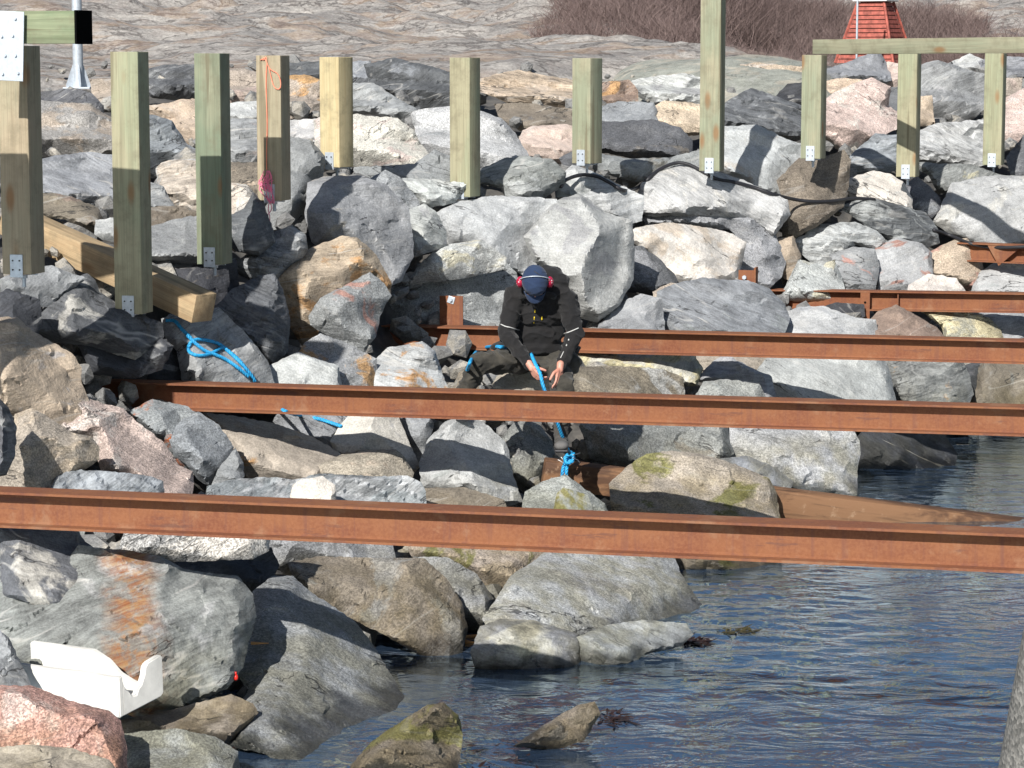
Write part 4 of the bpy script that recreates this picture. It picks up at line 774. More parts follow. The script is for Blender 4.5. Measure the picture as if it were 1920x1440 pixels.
e0 = P(1800, 471, 27.6); e1 = P(1990, 475, 27.0); eb = empty('steel_beam', e0, (0, 0, math.atan2((e1 - e0).y, (e1 - e0).x))); tag(eb, 'far rusty beam end with triangular gusset below the big pale boulder', 'steel beam', 'rusty steel beams of the jetty')
me = beam_mesh(e0, e1); bm = bmesh.new(); bm.from_mesh(me); bmesh.ops.recalc_face_normals(bm, faces=bm.faces); bm.to_mesh(me); bm.free(); link('girder', me, RUST, eb)
gm = mesh_from([(.34, -.085, .085), (.72, -.085, .085), (.47, -.085, -.13), (.34, -.075, .085), (.72, -.075, .085), (.47, -.075, -.13)], [(0, 1, 2), (5, 4, 3), (0, 3, 4, 1), (1, 4, 5, 2), (2, 5, 3, 0)]); link('gusset', gm, RUST, eb)
# ---------------------------------------------------------------- timber posts
S = .21
def post_obj(px, py, d, yt, yb, th, mat, label, shoe=.5, top_dark=False, rod=-.03):
    b0 = P(px, yb, d); m = P(px, py, d); zt = P(px, yt, d).z; h = zt - b0.z
    root = empty('timber_post', (m.x, d, b0.z), (0, 0, -R(th))); tag(root, label, 'timber post', 'timber posts standing along the breakwater')
    bm = bmesh.new(); box(bm, (0, 0, h / 2), (S, S, h)); es = [e for e in bm.edges if abs((e.verts[0].co - e.verts[1].co).z) > h * .5]
    bmesh.ops.bevel(bm, geom=es, offset=.016, segments=2, affect='EDGES', profile=.6)
    rest = [e for e in bm.edges if abs((e.verts[0].co - e.verts[1].co).z) < .001 and abs((e.verts[0].co - e.verts[1].co).length) > .1]
    bmesh.ops.bevel(bm, geom=rest, offset=.004, segments=1, affect='EDGES')
    bmobj('shaft', bm, mat, root, sharp=30)
    bm = bmesh.new(); box(bm, (0, -S / 2 - .004, .055), (.09, .007, .15), bevel=.002); box(bm, (0, 0, -.006), (.09, S + .012, .008)); box(bm, (0, S / 2 + .004, .055), (.09, .007, .15))
    sh = bmobj('post_shoe', bm, STEEL, root)
    bm = bmesh.new()
    for x, z in ((-.024, .09), (.024, .09), (-.024, .03), (.024, .03)): cyl(bm, (x, -S / 2 - .007, z), (x, -S / 2 - .013, z), .006, seg=6)
    bmobj('screw', bm, CABLE, sh)
    bm = bmesh.new(); cyl(bm, (0, 0, -.01), (0, 0, -rod - .12), .013, seg=10); cyl(bm, (0, 0, -.012), (0, 0, -.034), .024, seg=6); bmobj('threaded_rod', bm, STEEL, root); return root
P1 = post_obj(40, 300, 17.1, 86, 512, 15, WOOD, 'leftmost thick timber post carrying a bolted steel plate')
P2 = post_obj(247, 340, 18.45, 97, 586, 14, MIDWOOD, 'tall timber post second from the left with its lower half shaded')
P3 = post_obj(400, 300, 19.7, 100, 494, 15, GREENWOOD2, 'green weathered timber post third from the left')
P4 = post_obj(513, 240, 20.8, 104, 375, 16, WOOD, 'timber post with a pink line hanging down its front')
P5 = post_obj(631, 210, 22.6, 107, 313, 33, PALEWOOD, 'pale yellow timber post fifth from the left')
P6 = post_obj(872, 235, 23.8, 108, 368, 27, MIDWOOD, 'timber post standing above the wide smooth slab')
P7 = post_obj(1101, 205, 24.8, 109, 306, 35, GREENWOOD, 'striped green and tan post above the black cable')
P8 = post_obj(1336, 160, 26.0, -60, 320, 18, GREENWOOD, 'tallest timber post rising out of the top of the picture')
P9 = post_obj(1526, 200, 26.8, 103, 297, 23, GREENWOOD, 'timber post left of the pink and white boulder')
P10 = post_obj(1704, 215, 27.8, 100, 331, 21, MIDWOOD, 'timber post with a large knot under the rail')
P11 = post_obj(1865, 205, 29.3, 100, 309, 21, MIDWOOD, 'timber post nearest the right edge under the rail')
# a further post of the row just outside the frame on the left; it throws the shade on the leftmost post
post_obj(-194, 300, 15.8, 45, 560, 15, WOOD, 'timber post outside the left edge shading its neighbour')
def timber(a, b, s, mat, name, label, cat, roll=0, bevel=.006):
    a = Vector(a); b = Vector(b); L = (b - a).length; bm = bmesh.new(); box(bm, (L / 2, 0, 0), (L, s[0], s[1]), bevel=bevel)
    o_ = bmobj(name, bm, mat, None, a, sharp=30); q = (b - a).to_track_quat('X', 'Z'); o_.rotation_mode = 'QUATERNION'; from mathutils import Quaternion
    o_.rotation_quaternion = q @ Quaternion((1, 0, 0), roll)
    if label: tag(o_, label, cat)
    return o_
# green crosspiece with its black end, and the bolted plate that joins it to the leftmost post
ce = P(147, 51, 16.55); dv = Vector((math.cos(R(20)), -math.sin(R(20)), 0)); hb = empty('crosspiece', ce, (0, 0, -R(20))); tag(hb, 'green timber crosspiece with a black painted end at the top left', 'timber beam')
bm = bmesh.new(); box(bm, (-.75, .05, 0), (1.5, .20, .205), bevel=.005); bmobj('timber', bm, HGREEN, hb, sharp=30)
bm = bmesh.new(); box(bm, (.008, .05, 0), (.014, .206, .212), bevel=.003); bmobj('end_coating', bm, BLACK, hb)
pc = P(10, 86, 16.62); pl = empty('steel_plate', pc, (0, 0, -R(14))); tag(pl, 'flat galvanised steel plate with bolts on the leftmost post', 'steel plate')
bm = bmesh.new(); box(bm, (0, 0, 0), (.25, .008, .435), rot=Matrix.Rotation(R(2.5), 3, 'Y'), bevel=.002); bmobj('sheet', bm, STEEL, pl)
for x, z in ((.075, .17), (-.02, .06), (.055, .065), (.07, -.06), (0, -.06), (.085, -.17), (-.02, -.175), (-.09, .16)):
    bm = bmesh.new(); cyl(bm, (x, -.004, z), (x, -.016, z), .009, seg=8); bmobj('bolt', bm, STEEL, pl)
# rail on top of the right hand posts
timber(P(1533, 88, 27.2), P(2060, 83, 23.9), (.14, .15), HWOOD, 'timber_rail', 'horizontal timber rail lying across the posts at the top right', 'timber rail')
# fallen timber behind the left posts and the timber floating in the water
timber(P(20, 412, 20.0), P(383, 578, 18.75), (.21, .21), TAN, 'fallen_timber', 'long bare timber lying aslant behind the three leftmost posts', 'timber')
timber(P(1018, 886, 19.80), P(1960, 1004, 20.1), (.15, .215), WETWOOD, 'floating_timber', 'brown water stained timber half sunk with the blue rope tied round it', 'timber', roll=.10, bevel=.012)
# ---------------------------------------------------------------- galvanised pole
gp = P(147, 163, 29.4); po = empty('metal_pole', gp); tag(po, 'galvanised metal pole with a flared foot on the bare rock at top left', 'pole')
bm = bmesh.new(); cyl(bm, (0, 0, .0), (0, 0, 2.6), .058, .052, 20); bmobj('pole_tube', bm, STEEL, po, sharp=40)
for k in range(4):
    a = k * math.pi / 2 + .35; c_, s__ = math.cos(a), math.sin(a); V = []
    for t in (-.005, .005):
        for r, z in ((.05, 0), (.135, 0), (.135, .03), (.058, .25), (.05, .25)): V.append((r * c_ - t * s__, r * s__ + t * c_, z))
    me = mesh_from(V, [(0, 1, 2, 3, 4), (9, 8, 7, 6, 5)] + [(i, i + 5, (i + 1) % 5 + 5, (i + 1) % 5) for i in range(5)]); link('gusset', me, STEEL, po)
bm = bmesh.new(); box(bm, (0, 0, -.01), (.30, .30, .02), bevel=.003); bmobj('foot_plate', bm, STEEL, po)
# ---------------------------------------------------------------- red daymark
REDP = plain('faded red paint', (.33, .085, .06), .75, var=.4, scale=14); WHITEP = plain('white paint', (.78, .78, .76), .5)
DKW = plain('dark gap board', (.02, .006, .005), .9)
dm = empty('daymark', P(1640, 118, 41), (0, 0, R(-28))); tag(dm, 'small red slatted pyramid daymark with a white top behind the rail', 'daymark')
nb_ = 14; H_ = .94; wb, wt = .475, .212
bm = bmesh.new(); bmesh.ops.create_cone(bm, cap_ends=True, segments=4, radius1=(wb - .03) * 1.414, radius2=(wt - .03) * 1.414, depth=H_, matrix=Matrix.Translation((0, 0, H_ / 2)) @ Matrix.Rotation(math.pi / 4, 4, 'Z')); bmobj('core', bm, DKW, dm)
for k in range(nb_):
    z0 = k * H_ / nb_; z1 = z0 + H_ / nb_ * .80; a, b = (wb + (wt - wb) * z0 / H_), (wb + (wt - wb) * z1 / H_)
    bm = bmesh.new(); bmesh.ops.create_cone(bm, cap_ends=True, segments=4, radius1=a * 1.414, radius2=b * 1.414, depth=z1 - z0, matrix=Matrix.Translation((0, 0, (z0 + z1) / 2)) @ Matrix.Rotation(math.pi / 4, 4, 'Z')); bmobj('slat_row', bm, REDP, dm)
for k in range(4):
    a = k * math.pi / 2 + math.pi / 4; bm = bmesh.new(); c_, s__ = math.cos(a) * 1.414, math.sin(a) * 1.414; cyl(bm, (c_ * wb, s__ * wb, 0), (c_ * wt, s__ * wt, H_), .024, seg=6); bmobj('corner_post', bm, REDP, dm)
bm = bmesh.new(); box(bm, (0, 0, H_ + .05), (.56, .56, .09), bevel=.01); cyl(bm, (0, 0, H_ + .09), (0, 0, H_ + .55), .16, .14, 20); bmobj('white_top', bm, WHITEP, dm)
bm = bmesh.new(); cyl(bm, (0, 0, 0), (0, 0, 1.6), .016, seg=8); o_ = bmobj('thin_pole', bm, STEEL, None, P(1606, 112, 39)); tag(o_, 'thin pale pole standing at the left corner of the red daymark', 'pole')
# ---------------------------------------------------------------- concrete pillar close to the camera
CON = NT('exposed aggregate concrete'); c_ = CON.co(); a_ = CON.n('TexVoronoi', {'feature': 'F1'}, Vector=c_, Scale=75); b_ = CON.noise(c_, 9, 5, .6)
CONC = CON.bsdf(CON.scale_col(CON.mix(CON.n('SeparateColor', None, Color=a_.outputs['Color']).outputs[0], (.09, .088, .08), (.22, .21, .19)), CON.ramp(b_, .3, .7, .8, 1.15)), .9, a_.outputs[0], .5, .01)
cc = empty('concrete_pillar', P(1990, 1440, 9.2)); tag(cc, 'leaning edge of a rough grey concrete pillar in the bottom right corner', 'pillar'); cc.location.z = 0
bm = bmesh.new(); cyl(bm, (0, 0, -.6), (0, 0, 1.86), .47, .10, 40); bmobj('pillar_body', bm, CONC, cc, sharp=40)
bm = bmesh.new(); cyl(bm, (0, 0, 1.86), (0, 0, 2.12), .135, .135, 24); bmobj('pale_cap', bm, plain('pale weathered metal', (.48, .49, .47), .6), cc, sharp=40)
# ---------------------------------------------------------------- broken foam box
Ob = P(225, 1347, 12.85); Ot = P(222, 1271, 12.9); Lt = P(8, 1242, 13.2); Rt = P(305, 1229, 13.12)
ax, bx_, cx_ = (Lt - Ot) * 1.12, Rt - Ot, Ot - Ob; TH = .032
fb = empty('foam_box', Ob); tag(fb, 'broken white polystyrene fish box wedged between rocks at lower left', 'foam box')
def slabpoly(name, pts, e1, e2, nrm_, t0=0.0, th=TH):
    n3 = nrm_.normalized(); V = [e1 * u + e2 * v + n3 * (t0 + k * th) for k in (0, 1) for u, v in pts]; n = len(pts)
    bm = bmesh.new(); vv = [bm.verts.new(v) for v in V]; bm.faces.new(vv[:n]); bm.faces.new(vv[n:][::-1])
    for i in range(n): bm.faces.new((vv[i], vv[i + n], vv[(i + 1) % n + n], vv[(i + 1) % n]))
    bmesh.ops.recalc_face_normals(bm, faces=bm.faces)
    bmesh.ops.bevel(bm, geom=list(bm.edges), offset=.006, segments=2, affect='EDGES', clamp_overlap=True)
    return bmobj(name, bm, FOAM, fb, sharp=50)
slabpoly('front_wall', [(0, 0), (1, 0), (1, 1), (.5, .985), (.3, 1.01), (.08, .98), (0, 1)], ax, cx_, bx_)
slabpoly('end_wall', [(.075, 0), (.93, .0), (.98, .04), (1, .08), (1, 1), (.93, 1.04), (.66, 1.01), (.60, .93), (.57, .74), (.50, .55), (.44, .50), (.38, .36), (.30, .38), (.25, .50), (.17, .62), (.075, .95)], bx_, cx_, ax)
slabpoly('back_wall', [(.04, 0), (1, 0), (1, 1.0), (.5, .99), (.38, .78), (.30, .50), (.2, .33), (.13, .28), (.04, .24)], ax, cx_, bx_, t0=bx_.length - TH * 1.4)
slabpoly('box_floor', [(.05, .08), (1, .08), (1, .90), (.05, .90)], ax, bx_, cx_, t0=.0)
# ---------------------------------------------------------------- ropes, line and cable
DG = refresh()
def onto(pts, off): return [surf(x, y, off) for x, y in pts]
coil = onto([(311, 601), (328, 602), (341, 617), (360, 637), (356, 645), (353, 656), (362, 664), (376, 667), (396, 663), (417, 652)], .02) + \
       onto([(428, 658), (447, 674), (460, 690), (474, 709)], .02)
c2 = onto([(353, 650), (363, 638), (387, 638), (412, 646), (432, 662), (452, 681), (470, 702), (478, 715)], .03)
c3 = onto([(350, 628), (368, 645), (385, 658), (406, 666), (425, 675), (444, 688), (466, 706)], .035)
c4 = [surf(474, 709, .02), P(490, 735, 19.3), P(515, 758, 19.1)] + onto([(535, 771), (560, 778), (600, 786), (640, 799)], .03)
o_ = link('blue_rope', laid_rope([coil, c2, c3, c4], .0135), BLUE, smooth=True); tag(o_, 'loosely coiled bright blue rope lying on the grey slab at left', 'rope')
cb = [(1052, 350), (1062, 337), (1090, 328), (1120, 331), (1145, 344), (1170, 357), (1195, 352), (1215, 336), (1235, 319), (1265, 306), (1290, 308), (1318, 322), (1345, 336), (1375, 341), (1410, 350), (1450, 364), (1490, 374), (1525, 378), (1560, 377), (1600, 372), (1640, 374)]
cb2 = [(1750, 431), (1780, 441), (1815, 455), (1850, 463), (1885, 464), (1940, 462)]
def cable_path(pts, lift):
    q = onto(pts, lift); ds = [p.y for p in q]
    for _ in range(3): ds = [ds[0]] + [(ds[i - 1] + ds[i] + ds[i + 1]) / 3 for i in range(1, len(ds) - 1)] + [ds[-1]]
    return [P(x, y, min(d, p.y)) for (x, y), d, p in zip(pts, ds, q)]
V, Fc = [], []
for pts in (cb, cb2): tube(V, Fc, resample(catmull(cable_path(pts, .03), 10), .05), .018, 10)
o_ = link('black_cable', mesh_from(V, Fc), CABLE, smooth=True); tag(o_, 'thick black cable snaking over the rocks below the right hand posts', 'cable')
def onpost(root, pts, off=.008):
    Mi = Matrix.Rotation(root.rotation_euler.z, 3, 'Z'); fn = Mi @ Vector((0, -1, 0)); p0 = root.location + fn * (S / 2 + off); out = []
    for x, y in pts:
        r = ray(x, y); t = (p0 - EYE).dot(fn) / r.dot(fn); out.append(EYE + r * t)
    return out
V, Fc = [], []
for pts in ([(488, 113), (493, 110), (497, 108), (500, 112), (499, 160), (501, 230), (500, 280), (500, 318)], [(497, 110), (504, 127), (511, 155), (517, 166), (525, 166), (526, 152), (520, 138), (506, 129), (498, 112)], [(497, 108), (494, 114), (492, 111), (499, 107)]):
    tube(V, Fc, resample(catmull(onpost(P4, pts), 8), .02), .0042, 6)
o_ = link('salmon_cord', mesh_from(V, Fc), ORANGE, smooth=True); tag(o_, 'thin salmon cord knotted round the top of the post and hanging down', 'cord')
V, Fc = [], []; rg = random.Random(5)
for k in range(7):
    a, b = rg.uniform(-15, 13), rg.uniform(-15, 13); y0, y1 = rg.uniform(316, 332), rg.uniform(352, 384)
    pts = [(500 + a * .4, 320), (497 + a, y0 + 12), (500 + b, (y0 + y1) / 2), (505 + a * .6, y1), (508 + b * .5, y1 - 14), (503 - a * .8, y0 + 8)]
    tube(V, Fc, resample(catmull(onpost(P4, pts, rg.uniform(.018, .04)), 6), .02), .0038, 5)
for a in (-4, 3): tube(V, Fc, resample(catmull(onpost(P4, [(504 + a, 372), (506 - a, 390), (503 + a, 408), (505, 420)], .03), 6), .02), .0038, 5)
o_ = link('pink_line', mesh_from(V, Fc), PINK, smooth=True); tag(o_, 'tangled hank of bright pink line hanging at the foot of the post', 'line')
# ---------------------------------------------------------------- small litter among the rocks
rg = random.Random(9)
def splinter(px, py, L, ang, label, mat, th=.012):
    c0 = surf(px, py, .03); bm = bmesh.new(); box(bm, (0, 0, 0), (L, th * 1.6, th), bevel=.002)
    for v in bm.verts:
        if v.co.x > L * .3: v.co.y *= .3; v.co.z *= .3
    o_ = bmobj('wood_splinter', bm, mat, None, c0); o_.rotation_euler = (.3, ang, .2); tag(o_, label, 'wood scrap', 'wood scraps between the rocks')
LW = plain('fresh orange wood', (.55, .27, .09), .7, var=.2)
splinter(886, 1193, .10, -.15, 'upper orange wood splinter at the waterline between two boulders', LW, .02)
splinter(884, 1204, .08, .1, 'lower orange wood splinter at the waterline between two boulders', LW, .016)
splinter(487, 1206, .10, .05, 'small pointed stick beside the huge rust streaked boulder', LW)
bm = bmesh.new(); ball(bm, (0, 0, 0), (.014, .014, .018), 2); cyl(bm, (0, 0, .015), (0, 0, .03), .006, seg=8); o_ = bmobj('red_float', bm, plain('red plastic', (.8, .03, .02), .4), None, surf(442, 1270, .02), smooth=True); tag(o_, 'tiny bright red float under the rust streaked boulder', 'float')
# ---------------------------------------------------------------- seaweed at the waterline
SW = plain('dark red seaweed', (.026, .013, .010), .4, var=.4, scale=25); SWO = plain('olive seaweed', (.05, .042, .015), .5, var=.4, scale=25)
def weed(label, px, py, rx, ry, n, mat, seed, zr=.03):
    rg = random.Random(seed); c0 = PZ(px, py, 0); V, Fc = [], []
    for k in range(n):
        a = rg.uniform(0, 6.28); r = rg.random() ** .7; b = Vector((c0.x + rx * r * math.cos(a), c0.y + ry * r * math.sin(a), rg.uniform(-.02, zr))); d = Vector((rg.gauss(.6, .6), rg.gauss(0, .6), rg.gauss(0, .25))) * rg.uniform(.03, .09); w_ = Vector((-d.y, d.x, .01)).normalized() * rg.uniform(.004, .011); i = len(V)
        V += [b - w_, b + w_, b + d * .6 + w_ * 1.3, b + d * .6 - w_ * 1.2, b + d]; Fc += [(i, i + 1, i + 2, i + 3), (i + 3, i + 2, i + 4)]
    tag(link('seaweed', mesh_from(V, Fc), mat), label, 'seaweed', kind='stuff')
weed('dark red seaweed draped over the end of the small pointed rock in the water', 1140, 1346, .10, .16, 150, SW, 1, .012)
weed('little patch of dark red seaweed beside the crusted ledge stone', 1300, 1206, .10, .08, 150, SW, 2, .02)
weed('olive seaweed trailing from the tip of the big pale shore boulder', 1380, 1184, .12, .10, 110, SWO, 3, .012)
weed('faint red brown seaweed just under the water at the bottom edge', 935, 1428, .30, .34, 260, SW, 4, -.012)
# ---------------------------------------------------------------- the seated worker
def bake(name, builder, voxel, mat, parent=None, smooth=4, fold=0.0, fscale=9, keep=None):
    bm = bmesh.new(); builder(bm); me = bpy.data.meshes.new('tmp'); bm.to_mesh(me); bm.free()
    t = bpy.data.objects.new('tmp', me); C.objects.link(t)
    m = t.modifiers.new('r', 'REMESH'); m.mode = 'VOXEL'; m.voxel_size = voxel; m.use_smooth_shade = True
    m2 = t.modifiers.new('s', 'SMOOTH'); m2.factor = .5; m2.iterations = smooth
    dg = refresh(); me2 = bpy.data.meshes.new_from_object(t.evaluated_get(dg)); bpy.data.objects.remove(t)
    if fold:
        nn = [v.normal.copy() for v in me2.vertices]
        for v, nv in zip(me2.vertices, nn):
            q = Vector((v.co.x * fscale, v.co.y * fscale, v.co.z * fscale * 1.7))
            a = 1 - abs(noise.noise(q)) * 2; b = noise.noise(q * 2.3)
            v.co += nv * (fold * (a ** 3 * 1.1 - .45 + .35 * b))
    if parent is not None:
        inv = -parent.location; me2.transform(Matrix.Translation(inv))
    me2.name = name; o_ = link(name, me2, mat, parent, smooth=True); return o_
def limb(bm, pts):
    for (a, ra), (b, rb) in zip(pts, pts[1:]):
        n = max(2, int((b - a).length / (min(ra, rb) * .35)))
        for i in range(n + 1):
            t = i / n; ball(bm, a.lerp(b, t), ra + (rb - ra) * t, 2)
def egg(bm, c, r, rot=None):
    m = Matrix.Translation(c) @ (rot.to_4x4() if rot else Matrix.Identity(4)) @ Matrix.Diagonal((*r, 1))
    bmesh.ops.create_icosphere(bm, subdivisions=3, radius=1, matrix=m)
DP = 0.0
p = lambda x, y, d: P(x, y, d + DP)
SH = [(p(964, 556, 19.42), .080), (p(949, 626, 19.33), .066), (p(993, 684, 19.13), .045)]
SR = [(p(1062, 560, 19.42), .080), (p(1079, 626, 19.36), .066), (p(1051, 687, 19.18), .045)]
HC = p(1003, 531, 19.22); hf = Vector((0, -.32, -.947)).normalized(); hu = Vector((0, -.947, .32)).normalized(); hx_ = Vector((1, 0, 0))
HR = Matrix((hx_, -hf, hu)).transposed()              # head frame: x right, y towards the back of the skull, z crown
hd = lambda x, y, z: HC + HR @ Vector((x, y, z))
KL, AL = p(899, 680, 19.22), p(868, 742, 19.3); KR, AR = p(1060, 722, 19.12), p(1052, 800, 19.18)
def hand(bm, wr, d, pal, side, curls, thumb=.5):
    d = d.normalized(); side = (side - d * side.dot(d)).normalized(); nrm_ = pal.normalized(); nrm_ = (nrm_ - d * nrm_.dot(d) - side * nrm_.dot(side)).normalized()
    limb(bm, [(wr - d * .03, .029), (wr + d * .015, .027)])
    for k in range(4):
        o_ = side * (.030 - .020 * k); b = wr + d * (.078 - .004 * abs(k - 1)) + o_
        limb(bm, [(wr + d * .015 + o_ * .6, .0155), (b - d * .02, .0145), (b, .0115)])
        L = [.037, .041, .038, .031][k]; cu = curls[k]; c_ = b; a = cu * .5; r = .0098
        for j, f in enumerate((1, .66, .55)):
            v = d * math.cos(a) + nrm_ * math.sin(a); e = c_ + v * L * f; limb(bm, [(c_, r), (e, r - .0009)]); c_ = e; a += cu; r -= .0008
    c_ = wr + d * .025 + side * .026
    v1 = (d * .62 + side * .75 + nrm_ * .25).normalized(); e1 = c_ + v1 * .042; v2 = (d * .85 + side * .30 + nrm_ * thumb).normalized(); e2 = e1 + v2 * .032; e3 = e2 + (d * .9 + nrm_ * (thumb + .2)).normalized() * .026
    limb(bm, [(c_, .016), (e1, .0125), (e2, .0112), (e3, .0095)])
def body(bm):
    egg(bm, hd(0, .012, .02), (.076, .094, .092), HR); egg(bm, hd(0, -.035, -.045), (.058, .052, .065), HR)
    ball(bm, hd(0, -.072, -.098), .024, 2); limb(bm, [(hd(0, -.088, .012), .009), (hd(0, -.112, -.022), .0145)])       # chin, nose
    for s in (-1, 1):
        ball(bm, hd(s * .013, -.100, -.026), .010, 2); egg(bm, hd(s * .078, .008, -.01), (.012, .020, .032), HR)              # nostrils, ears
        egg(bm, hd(s * .036, -.070, -.025), (.022, .024, .022), HR); limb(bm, [(hd(s * .012, -.090, .022), .009), (hd(s * .045, -.078, .024), .009)])   # cheeks, brow
    egg(bm, hd(0, -.090, -.060), (.026, .012, .007), HR); egg(bm, hd(0, -.088, -.072), (.022, .012, .008), HR)                # lips
    limb(bm, [(hd(0, .03, -.05), .056), (p(1008, 548, 19.38), .062)])
    egg(bm, p(1010, 600, 19.58), (.13, .07, .22)); egg(bm, p(1010, 560, 19.50), (.16, .07, .08)); egg(bm, p(1010, 668, 19.62), (.13, .08, .09))
    for s in (SH, SR): limb(bm, [(a, r * .62) for a, r in s])
    limb(bm, [(p(986, 678, 19.55), .075), (KL, .052), (AL, .040)]); limb(bm, [(p(1036, 680, 19.55), .075), (KR, .052), (AR, .040)])
    hand(bm, p(996, 688, 19.10), Vector((.50, -.42, -.76)), Vector((.75, .35, -.2)), Vector((.35, -.8, .45)), (.55, .62, .68, .72), .7)
    hand(bm, p(1050, 690, 19.14), Vector((-.10, -.36, -.93)), Vector((-.85, .35, 0)), Vector((-.55, -.80, .1)), (.30, .42, .50, .55), .25)
SK = NT('weathered skin'); c_ = SK.co(); n1 = SK.noise(c_, 14, 4, .6); SKIN = SK.bsdf(SK.mix(SK.ramp(n1, .3, .7), (.62, .33, .25), (.55, .24, .17)), .55, SK.noise(c_, 90, 3), .25, .002, Subsurface_Weight=.08, Subsurface_Radius=(.01, .004, .002))
def cloth(name, c1, c2, sc_=30):
    s = NT(name); c = s.co(); a = s.noise(c, 5, 5, .65); b = s.noise(c, 160, 2, .5); f = s.noise(s.mapp(c, (1, 1, 2.2), rot=(.4, .3, 0)), sc_ * .45, 4, .6, .6)
    return s.bsdf(s.mix(s.ramp(a, .35, .68), c1, c2), .88, s.math('ADD', f, s.math('MULTIPLY', b, .1)), .6, .012, Specular_IOR_Level=.25, Sheen_Weight=.12)
JACK = cloth('black work jacket', (.012, .012, .013), (.017, .016, .016)); TROU = cloth('dusty dark trousers', (.028, .027, .023), (.075, .068, .055))
CAPM = cloth('navy cap cloth', (.018, .033, .075), (.026, .046, .095)); BOOT = cloth('worn boot leather', (.035, .033, .030), (.085, .08, .072)); HAIR = plain('short brown hair', (.06, .04, .025), .8)
GREYB = plain('grey felt toe cap', (.13, .125, .12), .8)
tmp = empty('person', p(1010, 700, 19.5))
base = tmp.location.copy(); bpy.data.objects.remove(tmp)
man = bake('person', body, .0042, SKIN, None, 3); man.data.transform(Matrix.Translation(-base)); man.location = base
tag(man, 'worker in black jacket and navy cap seated astride a rock tying a rope', 'person')
def jacket(bm):
    egg(bm, p(1011, 648, 19.58), (.185, .145, .10)); egg(bm, p(1011, 618, 19.56), (.20, .15, .15)); egg(bm, p(1012, 580, 19.50), (.215, .15, .15))
    egg(bm, p(1012, 553, 19.46), (.225, .135, .105)); egg(bm, p(1018, 532, 19.47), (.17, .12, .10)); egg(bm, p(1030, 519, 19.46), (.11, .10, .085)); egg(bm, p(1046, 530, 19.45), (.09, .09, .08))
    for s in (SH, SR): limb(bm, [(s[0][0], .088), (s[0][0].lerp(s[1][0], .5), .076), (s[1][0], .068), (s[1][0].lerp(s[2][0], .5), .056), (s[2][0], .043)])
    limb(bm, [(p(985, 545, 19.40), .075), (SH[0][0], .085)]); limb(bm, [(p(1045, 548, 19.40), .075), (SR[0][0], .085)])
    egg(bm, p(958, 650, 19.66), (.16, .10, .045)); egg(bm, p(1068, 655, 19.64), (.08, .10, .07))
    for k in range(9):                                 # collar standing round the neck
        a = math.pi * (k / 8); ball(bm, p(1008 + 30 * math.cos(a), 556 - 6 * math.sin(a), 19.33 - .03 * math.sin(a)), .026, 2)
jk = bake('jacket', jacket, .008, JACK, man, 5, .013, 8)
def trousers(bm):
    egg(bm, p(1012, 676, 19.60), (.185, .15, .095)); hl, hr = p(984, 676, 19.55), p(1040, 678, 19.55)
    limb(bm, [(hl, .105), (hl.lerp(KL, .5), .098), (KL, .080), (KL.lerp(AL, .5), .075), (AL, .068)])
    limb(bm, [(hr, .105), (hr.lerp(KR, .5), .095), (KR, .070), (KR.lerp(AR, .5), .066), (AR, .062)])
    egg(bm, p(1018, 690, 19.42), (.10, .14, .06)); egg(bm, p(1070, 680, 19.45), (.08, .12, .09))
bake('trousers', trousers, .008, TROU, man, 5, .014, 8)
for nm, A_, fx in (('boot', AR, 1), ('boot', AL, -1)):
    def boot(bm):
        limb(bm, [(A_ + Vector((0, 0, .03)), .062), (A_ + Vector((0, 0, -.06)), .056)]); egg(bm, A_ + Vector((0, -.02, -.10)), (.052, .09, .045)); egg(bm, A_ + Vector((.0, -.11, -.115)), (.054, .09, .042)); egg(bm, A_ + Vector((0, -.16, -.12)), (.050, .06, .034))
    bo = bake(nm, boot, .006, BOOT, man, 4, .004, 14)
    bm = bmesh.new(); box(bm, (0, 0, 0), (.10, .30, .022), bevel=.01); so = bmobj('sole', bm, CABLE, bo, A_ + Vector((0, -.07, -.152)) - base)
    bm = bmesh.new(); egg(bm, (0, 0, 0), (.053, .058, .036)); bmobj('toe_cap', bm, GREYB, bo, A_ + Vector((0, -.175, -.117)) - base, smooth=True)
def cap(bm):
    egg(bm, hd(0, .012, .045), (.099, .118, .086), HR); egg(bm, hd(0, .008, .012), (.096, .112, .058), HR)
cp_ = bake('cap', cap, .006, CAPM, man, 3, .0025, 14)
bm = bmesh.new(); V = []
for j in range(7):
    for i in range(17):
        a = math.pi * i / 16; rr = .075 + j * .0115; x = math.cos(a) * (.083 if j == 0 else .083 * (1 - .02 * j)); y = -.055 - math.sin(a) * (.045 + .0085 * j) ; V.append(hd(x, y, .008 - .006 * j + .022 * (x / .083) ** 2 * -1) - base)
Fc = [(j * 17 + i, j * 17 + i + 1, (j + 1) * 17 + i + 1, (j + 1) * 17 + i) for j in range(6) for i in range(16)]; bm.free()
br = link('brim', mesh_from(V, Fc), CAPM, cp_, smooth=True); so_ = br.modifiers.new('thick', 'SOLIDIFY'); so_.thickness = .005
def hairf(bm): egg(bm, hd(0, .045, -.005), (.080, .072, .062), HR)
bake('hair', hairf, .006, HAIR, man, 2, .003, 40)
EM = NT('red shell with white specks'); c_ = EM.co(); v_ = EM.n('TexVoronoi', {'feature': 'F1'}, Vector=c_, Scale=75); k_ = EM.math('LESS_THAN', EM.n('SeparateColor', None, Color=v_.outputs['Color']).outputs[0], .26); k_ = EM.math('MULTIPLY', k_, EM.ramp(v_.outputs[0], .35, .5, 1, 0))
EMM = EM.bsdf(EM.mix(k_, (.40, .015, .05), (.75, .6, .62)), .3)
hb_ = empty('ear_defenders', (0, 0, 0)); hb_.parent = man
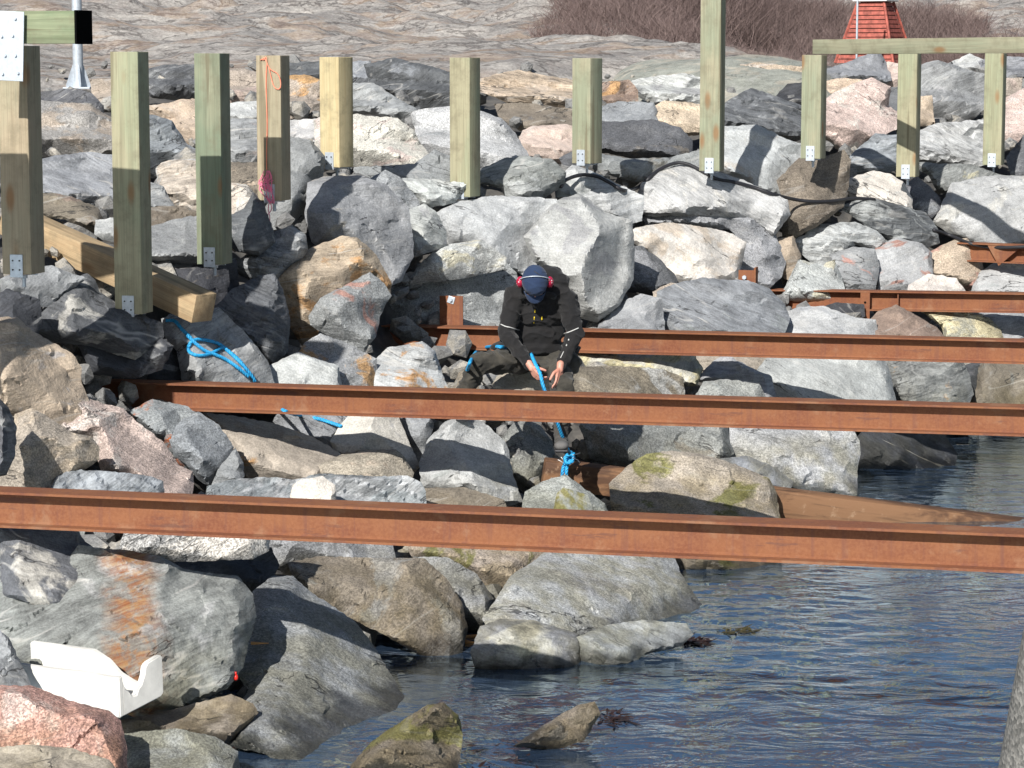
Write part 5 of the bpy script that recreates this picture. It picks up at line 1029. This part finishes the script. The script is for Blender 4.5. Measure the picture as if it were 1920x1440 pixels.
for s in (-1, 1):
    cpos = hd(s * .108, .010, -.005) - base; bm = bmesh.new(); egg(bm, (0, 0, 0), (.032, .042, .054), HR); bmobj('ear_cup', bm, EMM, hb_, cpos, smooth=True)
    bm = bmesh.new(); egg(bm, (0, 0, 0), (.014, .033, .043), HR); bmobj('ear_cushion', bm, CABLE, hb_, cpos - HR @ Vector((s * .024, 0, 0)), smooth=True)
V, Fc = [], []; tube(V, Fc, [hd(-.118 * math.cos(a), .004 + .014, .0 + .141 * math.sin(a)) - base for a in np.linspace(.05, math.pi - .05, 30)], .0042, 8)
link('headband', mesh_from(V, Fc), STEEL, hb_, smooth=True)
DG = refresh()
REFL = plain('white reflective piping', (.5, .5, .48), .5); YEL = plain('yellow zip pull', (.75, .55, .03), .5)
def decal(name, pts, r, mat, par, lift=.004):
    q = [surf(x, y, lift) for x, y in pts]; V, Fc = [], []; tube(V, Fc, [v - base for v in catmull(q, 5)], r, 6)
    return link(name, mesh_from(V, Fc), mat, par, smooth=True)
decal('sleeve_piping', [(939, 608), (948, 612), (957, 614), (966, 617), (974, 619)], .0045, REFL, jk)
decal('sleeve_piping', [(1085, 615), (1078, 618), (1071, 621), (1063, 624), (1057, 626)], .0045, REFL, jk)
decal('zip_pull', [(1003, 581), (1003, 586)], .005, YEL, jk); decal('zip_pull', [(1002, 594), (1001, 606)], .004, YEL, jk); decal('zip_pull', [(1016, 593), (1016, 600)], .0055, YEL, jk)
decal('sleeve_print', [(1066.5, 636), (1066, 638.5)], .0055, REFL, jk, .001); decal('sleeve_print', [(1062.5, 646), (1062, 648.5)], .0055, REFL, jk, .001); decal('sleeve_print', [(1057, 659), (1051, 671)], .0035, REFL, jk, .001)
decal('cap_strap', [(1001, 508), (1008, 513), (1021, 521)], .003, CABLE, cp_, .002)
DG = refresh()
# blue rope: round the knee, through the hands and down to the knot on the timber
k1 = onto([(876, 694), (884, 674), (896, 657), (912, 651), (932, 650), (950, 652)], .012)
k2 = [p(996, 664, 19.22), p(1004, 682, 19.06), p(1013, 701, 18.985), p(1018, 722, 18.95), p(1030, 755, 18.98), p(1044, 790, 19.0), p(1058, 828, 19.15), p(1068, 850, 19.38)]
TC = lambda x, y, d: P(x, y, d + .18)
k3 = [TC(1056, 905, 19.60), TC(1054, 892, 19.47), TC(1057, 874, 19.46), TC(1065, 858, 19.46), TC(1071, 850, 19.56), TC(1070, 848, 19.72)]
k4 = [TC(1064, 908, 19.60), TC(1062, 892, 19.46), TC(1063, 876, 19.455), TC(1070, 860, 19.46), TC(1076, 851, 19.56)]
k5 = [TC(1058, 862, 19.45), TC(1066, 853, 19.42), TC(1075, 856, 19.43), TC(1072, 866, 19.43), TC(1062, 868, 19.42), TC(1060, 858, 19.43), TC(1070, 848, 19.45)]
o_ = link('blue_rope', laid_rope([k1, k2, k3, k4, k5], .0135), BLUE, smooth=True); tag(o_, 'taut blue rope running from the worker\'s hands down to the knot on the timber', 'rope')
V, Fc = [], []
for q in ([(1074, 858), (1084, 863), (1087, 868)], [(1074, 853), (1083, 851), (1088, 849)], [(1056, 868), (1050, 864), (1046, 862)], [(1056, 862), (1052, 857)]): tube(V, Fc, [TC(x, y, 19.41) for x, y in q], .003, 5)
link('rope_fray', mesh_from(V, Fc), WHITEP, o_, smooth=True)
